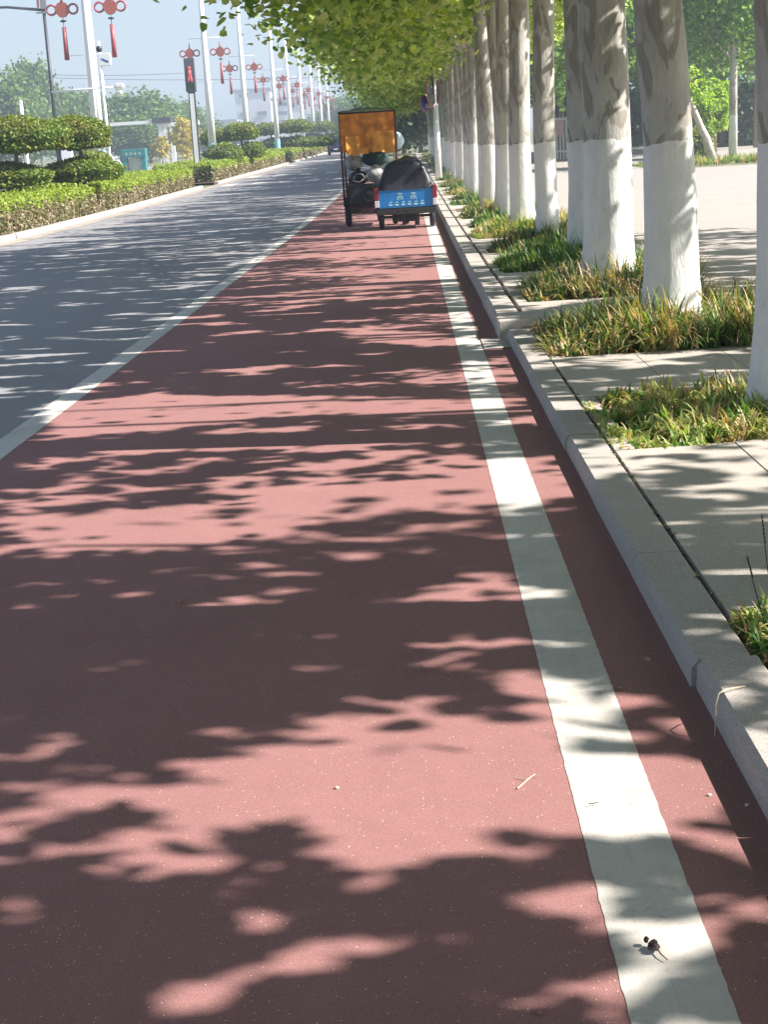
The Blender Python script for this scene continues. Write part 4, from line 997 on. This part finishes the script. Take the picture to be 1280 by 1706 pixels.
# (px, Y, height, radius)
LEFT = [(8, 175, 10.5, 4.2), (62, 190, 12.5, 3.0), (45, 185, 9.5, 3.4), (95, 200, 9, 3.6), (140, 210, 9.6, 3.4), (196, 205, 9.0, 4.2), (232, 200, 8.6, 4.4), (265, 215, 8.0, 4.0), (305, 230, 8.2, 4.0), (335, 240, 5.2, 4), (372, 260, 4.6, 4), (-30, 185, 9.5, 4), (120, 195, 6.0, 3.2), (215, 192, 5.6, 3.6), (245, 196, 5.8, 3.4)]
pro = [bg_tree('leafy_tree', '', 'tree', 0, 0, 9, 3.6, 'far_leaf', 70+k, .16, .18, 150, 34, .42, group='trees across the road') for k in range(3)]
for i, (px, Y, H, R) in enumerate(LEFT):
    lab = 'hazy green tree across the road, %s from the left' % ORD[i] if False else ['wide pale tree at the left frame edge', 'tall feathery tree just left of the dark mast', 'lower tree beside the short white post', 'tree right behind the dark mast', 'pointed dark tree behind the nearest lamp post', 'tree right of the camera pole', 'broad tree above the teal booth', 'tree left of the white gate posts', 'tree behind the pedestrian signal', 'tree behind the second lamp post', 'small tree between second and third lamp posts', 'tree cut by the left frame edge', 'low bushy tree behind the two-tier shrub', 'low tree directly behind the teal booth', 'low tree at the foot of the white gate'][i]
    s = (R/3.6, R/3.6*(1 if i % 2 else -1), H/9); loc = (at(px, Y, 200)[0], Y, gz(Y)); src = pro[i % 3]
    if i < 3: src.location = loc; src.scale = s; src['label'] = lab; 
    else: copy_thing(src, loc, 0, lab, s)
bg_tree('yellow_tree', 'small yellow-leaved tree beside the white gate posts', 'tree', at(306, 168, 225)[0], 168, 4.6, 1.5, 'yellow_leaf', 90, .1, .15, 50, 26, .3)
bg_tree('yellow_tree', 'tiny yellow shrub-like tree left of the gate posts', 'tree', at(262, 170, 225)[0], 172, 3.2, .9, 'yellow_leaf', 91, .08, .15, 30, 22, .26)

END = [(575, 300, 9, 4), (600, 280, 8, 4), (632, 290, 9, 4.5), (655, 250, 8, 4), (690, 260, 9, 4), (720, 240, 9, 4), (560, 340, 8, 4), (745, 200, 9, 4), (545, 380, 8, 5), (668, 200, 8, 3.6)]
for i, (px, Y, H, R) in enumerate(END):
    copy_thing(pro[i % 3], (at(px, Y, 225)[0], Y, gz(Y)), 0, 'tree closing the far end of the road, %s of the clump from the left' % ORD[[1, 2, 3, 4, 6, 7, 0, 8, 0, 5][i]] if i != 8 else 'outermost tree left of the clump closing the far end of the road', (R/3.6, R/3.6, H/9))
for i, (px, Y, H, R) in enumerate(((672, 150, 7, 3.2), (700, 142, 8, 3.5), (640, 160, 6, 3))):
    bg_tree('dark_tree', 'dark shaded tree beyond the end of the kerb row, %s of three' % ['middle', 'rightmost', 'leftmost'][i], 'tree', at(px, Y, 225)[0], Y, H, R, 'dark_leaf', 400+i, .2, .1, 120, 30, .4)  # shaded background foliage, its darkness put into the leaf colour
# plaza side
def ball(label, px, py, Y, R, mat, seed, leaf=.11, name='round_shrub'):
    x, z = at(px, Y, py); t = thing(name, label, 'shrub', (x, Y, gz(Y)+.10)); g = np.random.default_rng(seed); zc = z-gz(Y)-.1
    mb = MB(); mb.ell((0, 0, zc), (R*.85, R*.85, R*.8), 18, 12, 0, .05, random.Random(seed)); c = mb.build('leaf_ball', 'hedge_core', t, True)
    n = int(4*math.pi*R*R*330); d = g.normal(size=(n, 3)); d /= np.linalg.norm(d, axis=1)[:, None]
    l = 1+.09*np.sin(d[:, 0]*8+seed)+.09*np.sin(d[:, 2]*9+1)+.06*np.sin(d[:, 1]*11)
    V, F = leaf_arrays(np.array([0, 0, zc])+d*(R*l*g.uniform(.88, 1.05, n))[:, None], g.uniform(.7, 1.4, n)*leaf, rg=g); arrays_mesh('foliage', V, F, [mat], parent=c)
    mb = MB(); mb.tube([(0, 0, 0), (0, 0, zc)], .06, 7); mb.build('stem', 'bark_plain', t, True)
ball('bright lime round shrub behind the thin leaning trunk', 1168, 182, 74, 1.22, 'bright_leaf', 1, .14)
ball('lime round shrub right beside the brightest one', 1192, 165, 76, .85, 'bright_leaf', 2, .14)
def boxhedge(label, x0, x1, y0, y1, h, mat, seed, dens=160, lf=.12, name='hedge'):
    g = np.random.default_rng(seed); t = thing(name, label, 'hedge', ((x0+x1)/2, (y0+y1)/2, gz(y0)+.1)); hx, hy = (x1-x0)/2, (y1-y0)/2
    mb = MB(); mb.box((-hx+.12, -hy+.12, 0), (hx-.12, hy-.12, h-.12)); mb.build('hedge_core', 'hedge_core', t)
    P = []
    for (ax, val, n) in (('y', -hy, int(2*hx*h*dens)), ('x', -hx, int(2*hy*h*dens)), ('x', hx, int(2*hy*h*dens)), ('z', h, int(4*hx*hy*dens))):
        q = np.stack([g.uniform(-hx, hx, n), g.uniform(-hy, hy, n), g.uniform(0, h, n)], 1); q[:, 'xyz'.index(ax)] = val+g.normal(0, .08, n)
        P.append(q)
    P = np.concatenate(P); P[:, 2] += .12*np.sin(P[:, 0]*1.3)*(P[:, 2]/h); V, F = leaf_arrays(P, g.uniform(.7, 1.3, len(P))*lf, rg=g); arrays_mesh('foliage', V, F, [mat], parent=t)
boxhedge('low clipped green hedge behind the leaning trunk, right of the bright trunk', at(1118, 70, 240)[0], at(1186, 70, 240)[0], 69.5, 72, 1.15, 'pad_leaf', 1)
boxhedge('tall dark evergreen hedge at the back of the plaza', 9.5, 40, 108, 111, 3.6, 'dark_leaf', 2, 60, .25)
boxhedge('dark evergreen mass behind the slim white-footed tree', at(1212, 92, 200)[0], 36, 91, 95, 3.4, 'dark_leaf', 3, 80, .22)
sheet('planting_bed', 9.3, 17.5, 59.5, 67.5, 0.104, 'verge')
grass('bed_grass', 'ragged grass strip around the leaning trunk on the plaza', 0, 59.7, 66.5, 9.4, 17.3, gz(63)+.10, 5200, .42, dict(grass_lime=3, grass_green=3, grass_dry=2), 71, .7)
# leaning thin tree
Y = 62.5; x0, _ = at(1189, Y, 268); x1, z1 = at(1143, Y, 150); t = thing('leaning_tree', 'thin leaning pale trunk with few leaf tufts, on the plaza bed', 'tree', (x0, Y, gz(Y)+.1))
zz = z1-gz(Y)-.1; dx = x1-x0
mb = MB(); mb.tube([(0, 0, 0), (dx*.25, 0, zz*.35), (dx*.45, 0, zz*.5), (dx*.8, .1, zz*.85), (dx, .1, zz)], [.22, .16, .14, .10, .07], 10); mb.tube([(dx*.95, .1, zz*.97), (dx*1.2, .1, zz*1.05)], [.05, .03], 6); mb.build('trunk', 'pale_bark', t, True)
g = np.random.default_rng(5); P = np.concatenate([np.array([dx*1.1+a, .1, zz*b_])+g.normal(0, .16, (60, 3)) for a, b_ in ((-.4, 1.05), (0, 1.1), (.45, .98), (.8, .9), (-.1, 1.25), (.3, 1.2))])
V, F = leaf_arrays(P, g.uniform(.8, 1.3, len(P))*.16, rg=g); arrays_mesh('crown', V, F, ['bright_leaf'], parent=t)
# slim white-footed tree
t = bg_tree('young_tree', 'slim young tree with whitewashed foot on the plaza bed', 'tree', at(1222, 66, 262)[0], 66, 9.5, 2.6, 'mid_leaf', 93, .15, .46, 190, 36, .2, 'bark_small')
PL = [(905, 72, 9.5, 3.0, 'tree filling the gap between the slim trunk and the thick dappled trunk'), (870, 84, 9.5, 3.2, 'tree glimpsed between two slim kerb trunks'), (935, 88, 9.0, 3.4, 'tree behind the white fence panel'), (1150, 82, 10, 3.6, 'broad bright tree right of the leaning white trunk'), (1205, 92, 11, 3.8, 'tree filling the top right behind the slim young tree'), (1262, 86, 11, 3.6, 'tree behind the nearest trunk at the right edge'), (1105, 96, 11, 4, 'tree behind the bright leaning trunk'), (1020, 100, 11, 4, 'tree behind the two thickest trunks'), (840, 110, 9, 3.4, 'far plaza tree left of the others'), (975, 80, 10, 3.2, 'tree behind the thick dappled trunk'), (1310, 96, 11, 4, 'plaza tree just beyond the right frame edge'), (1180, 104, 13, 4.2, 'tallest far plaza tree at top right')]
pro = [bg_tree('plaza_tree', '', 'tree', 0, 0, 10, 3.4, 'mid_leaf', 170+k, .15, .34, 150, 40, .26, group='trees at the back of the plaza') for k in range(3)]
for i, (px, Y, H, R, lab) in enumerate(PL):
    loc = (at(px, Y, 200)[0], Y, gz(Y)+.1); s = (R/3.4, R/3.4*(1 if i % 2 else -1), H/10)
    if i < 3: pro[i].location = loc; pro[i].scale = s; pro[i]['label'] = lab
    else: copy_thing(pro[i % 3], loc, 0, lab, s)
# white fence panel
Y = 86; xl = at(922, Y, 220)[0]; zt = at(935, Y, 197)[1]-gz(Y)-.1; t = thing('fence_panel', 'white railing panel with pink poster between two trunks', 'fence', (xl, Y, gz(Y)+.1))
mb = MB(); mb.box((0, -.03, .35), (1.1, .03, .45)); mb.box((0, -.03, zt-.1), (1.1, .03, zt)); mb.build('rail', 'white_metal', t)
for k in range(7): mb = MB(); mb.bevbox((k*.17, -.05, 0), (k*.17+.07, .05, zt+.06), .01); mb.build('picket', 'white_metal', t)
mb = MB(); mb.box((.1, -.07, zt*.55), (.62, -.055, zt*.95)); mb.build('poster', plain('pink poster', (.75, .45, .5)), t)

# road sign on white post
Y = 62; x = at(729, Y, 240)[0]; t = thing('road_sign', 'white post carrying a round dark sign and a small blue sign, turned edge-on', 'road sign', (x, Y, gz(Y)+.14), 0)
zt = at(722, Y, 178)[1]-gz(Y)-.14
mb = MB(); mb.tube([(0, 0, 0), (0, 0, zt+.1)], [.13, .10], 14); mb.tube([(0, 0, zt+.1), (0, 0, zt+1.3)], .045, 8); mb.build('post', 'white_metal', t, True)
def disc(name, c, R, ang, mat, rim=None, parent=None):
    Mx = Matrix.Translation(Vector(c)) @ Matrix.Rotation(ang, 4, 'Z'); mb = MB(); n = 28
    vs = [Mx @ Vector((math.cos(2*math.pi*k/n)*R, yy, math.sin(2*math.pi*k/n)*R)) for yy in (-.012, .012) for k in range(n)]
    mb.add(vs, [tuple(range(n)), tuple(range(2*n-1, n-1, -1))]+[(k, (k+1) % n, (k+1) % n+n, k+n) for k in range(n)]); o = mb.build(name, mat, parent)
    if rim:
        mb = MB(); pts = [Mx @ Vector((math.cos(2*math.pi*k/n)*(R+.01), -.014, math.sin(2*math.pi*k/n)*(R+.01))) for k in range(n+1)]; mb.tube(pts, .03, 6, 0, False); mb.build('rim', rim, o, True)
    return o
disc('round_sign', (-.08, -.06, zt+.62), .60, math.radians(62), 'black', 'lantern_red', t)
disc('small_sign', (-.42, -.10, zt+.15), .28, math.radians(55), 'sign_blue', 'lantern_red', t)
mb = MB(); mb.bevbox((-.42, -.08, zt-.02), (.02, .06, zt+.14), .03); mb.build('bracket', 'steel', t)

# far pale blocks of flats
def block(label, px0, px1, Y, pytop, seed, floors=6):
    x0, x1 = at(px0, Y, 230)[0], at(px1, Y, 230)[0]; zt = at((px0+px1)/2, Y, pytop)[1]-gz(Y); t = thing('apartment_block', label, 'building', (x0, Y, gz(Y)), 0, 'pale blocks far behind the lamp posts')
    W = x1-x0; mb = MB(); mb.box((0, 0, 0), (W, 14, zt)); mb.build('wall', 'wall_far', t)
    mb = MB(); mb.box((-.4, -.4, zt+.003), (W+.4, 14.4, zt+.8)); mb.build('roof', 'roof_far', t)
    nw = max(2, int(W/7)); fh = zt/floors; r = random.Random(seed)
    for i in range(floors):
        for j in range(nw):
            if r.random() < .6: continue
            a = W*(j+.5)/nw; mb = MB(); mb.box((a-1.3, -.12, fh*(i+.35)), (a+1.3, -.02, fh*(i+.8))); w_ = mb.build('window', 'win_far', t)
            mb = MB(); mb.box((a-1.5, -.3, fh*(i+.30)), (a+1.5, -.003, fh*(i+.345))); mb.build('sill', 'wall_far', w_)
block('pale block left of the third lamp post', 396, 455, 470, 152, 1, 6)
block('wide pale block behind the lanterns, widest of the far row', 458, 522, 450, 166, 2, 5)
block('pale block at the far end of the road', 524, 575, 480, 176, 3, 5)
block('low pale block left of the third lamp post with blue roof', 364, 394, 380, 205, 4, 3)

# ------------------------------------------------------------------ haze
HAZE = 0.0018
if HAZE:
    mt = bpy.data.materials.new('haze'); mt.use_nodes = True; t = mt.node_tree; t.nodes.clear(); out = t.nodes.new('ShaderNodeOutputMaterial')
    v = t.nodes.new('ShaderNodeVolumePrincipled'); v.inputs['Density'].default_value = HAZE; v.inputs['Color'].default_value = (.76, .88, 1, 1); v.inputs['Anisotropy'].default_value = .3
    t.links.new(v.outputs[0], out.inputs['Volume']); mb = MB(); mb.box((-950, -45, -6), (950, 1520, 60)); o = mb.build('haze', mt); o['kind'] = 'stuff'
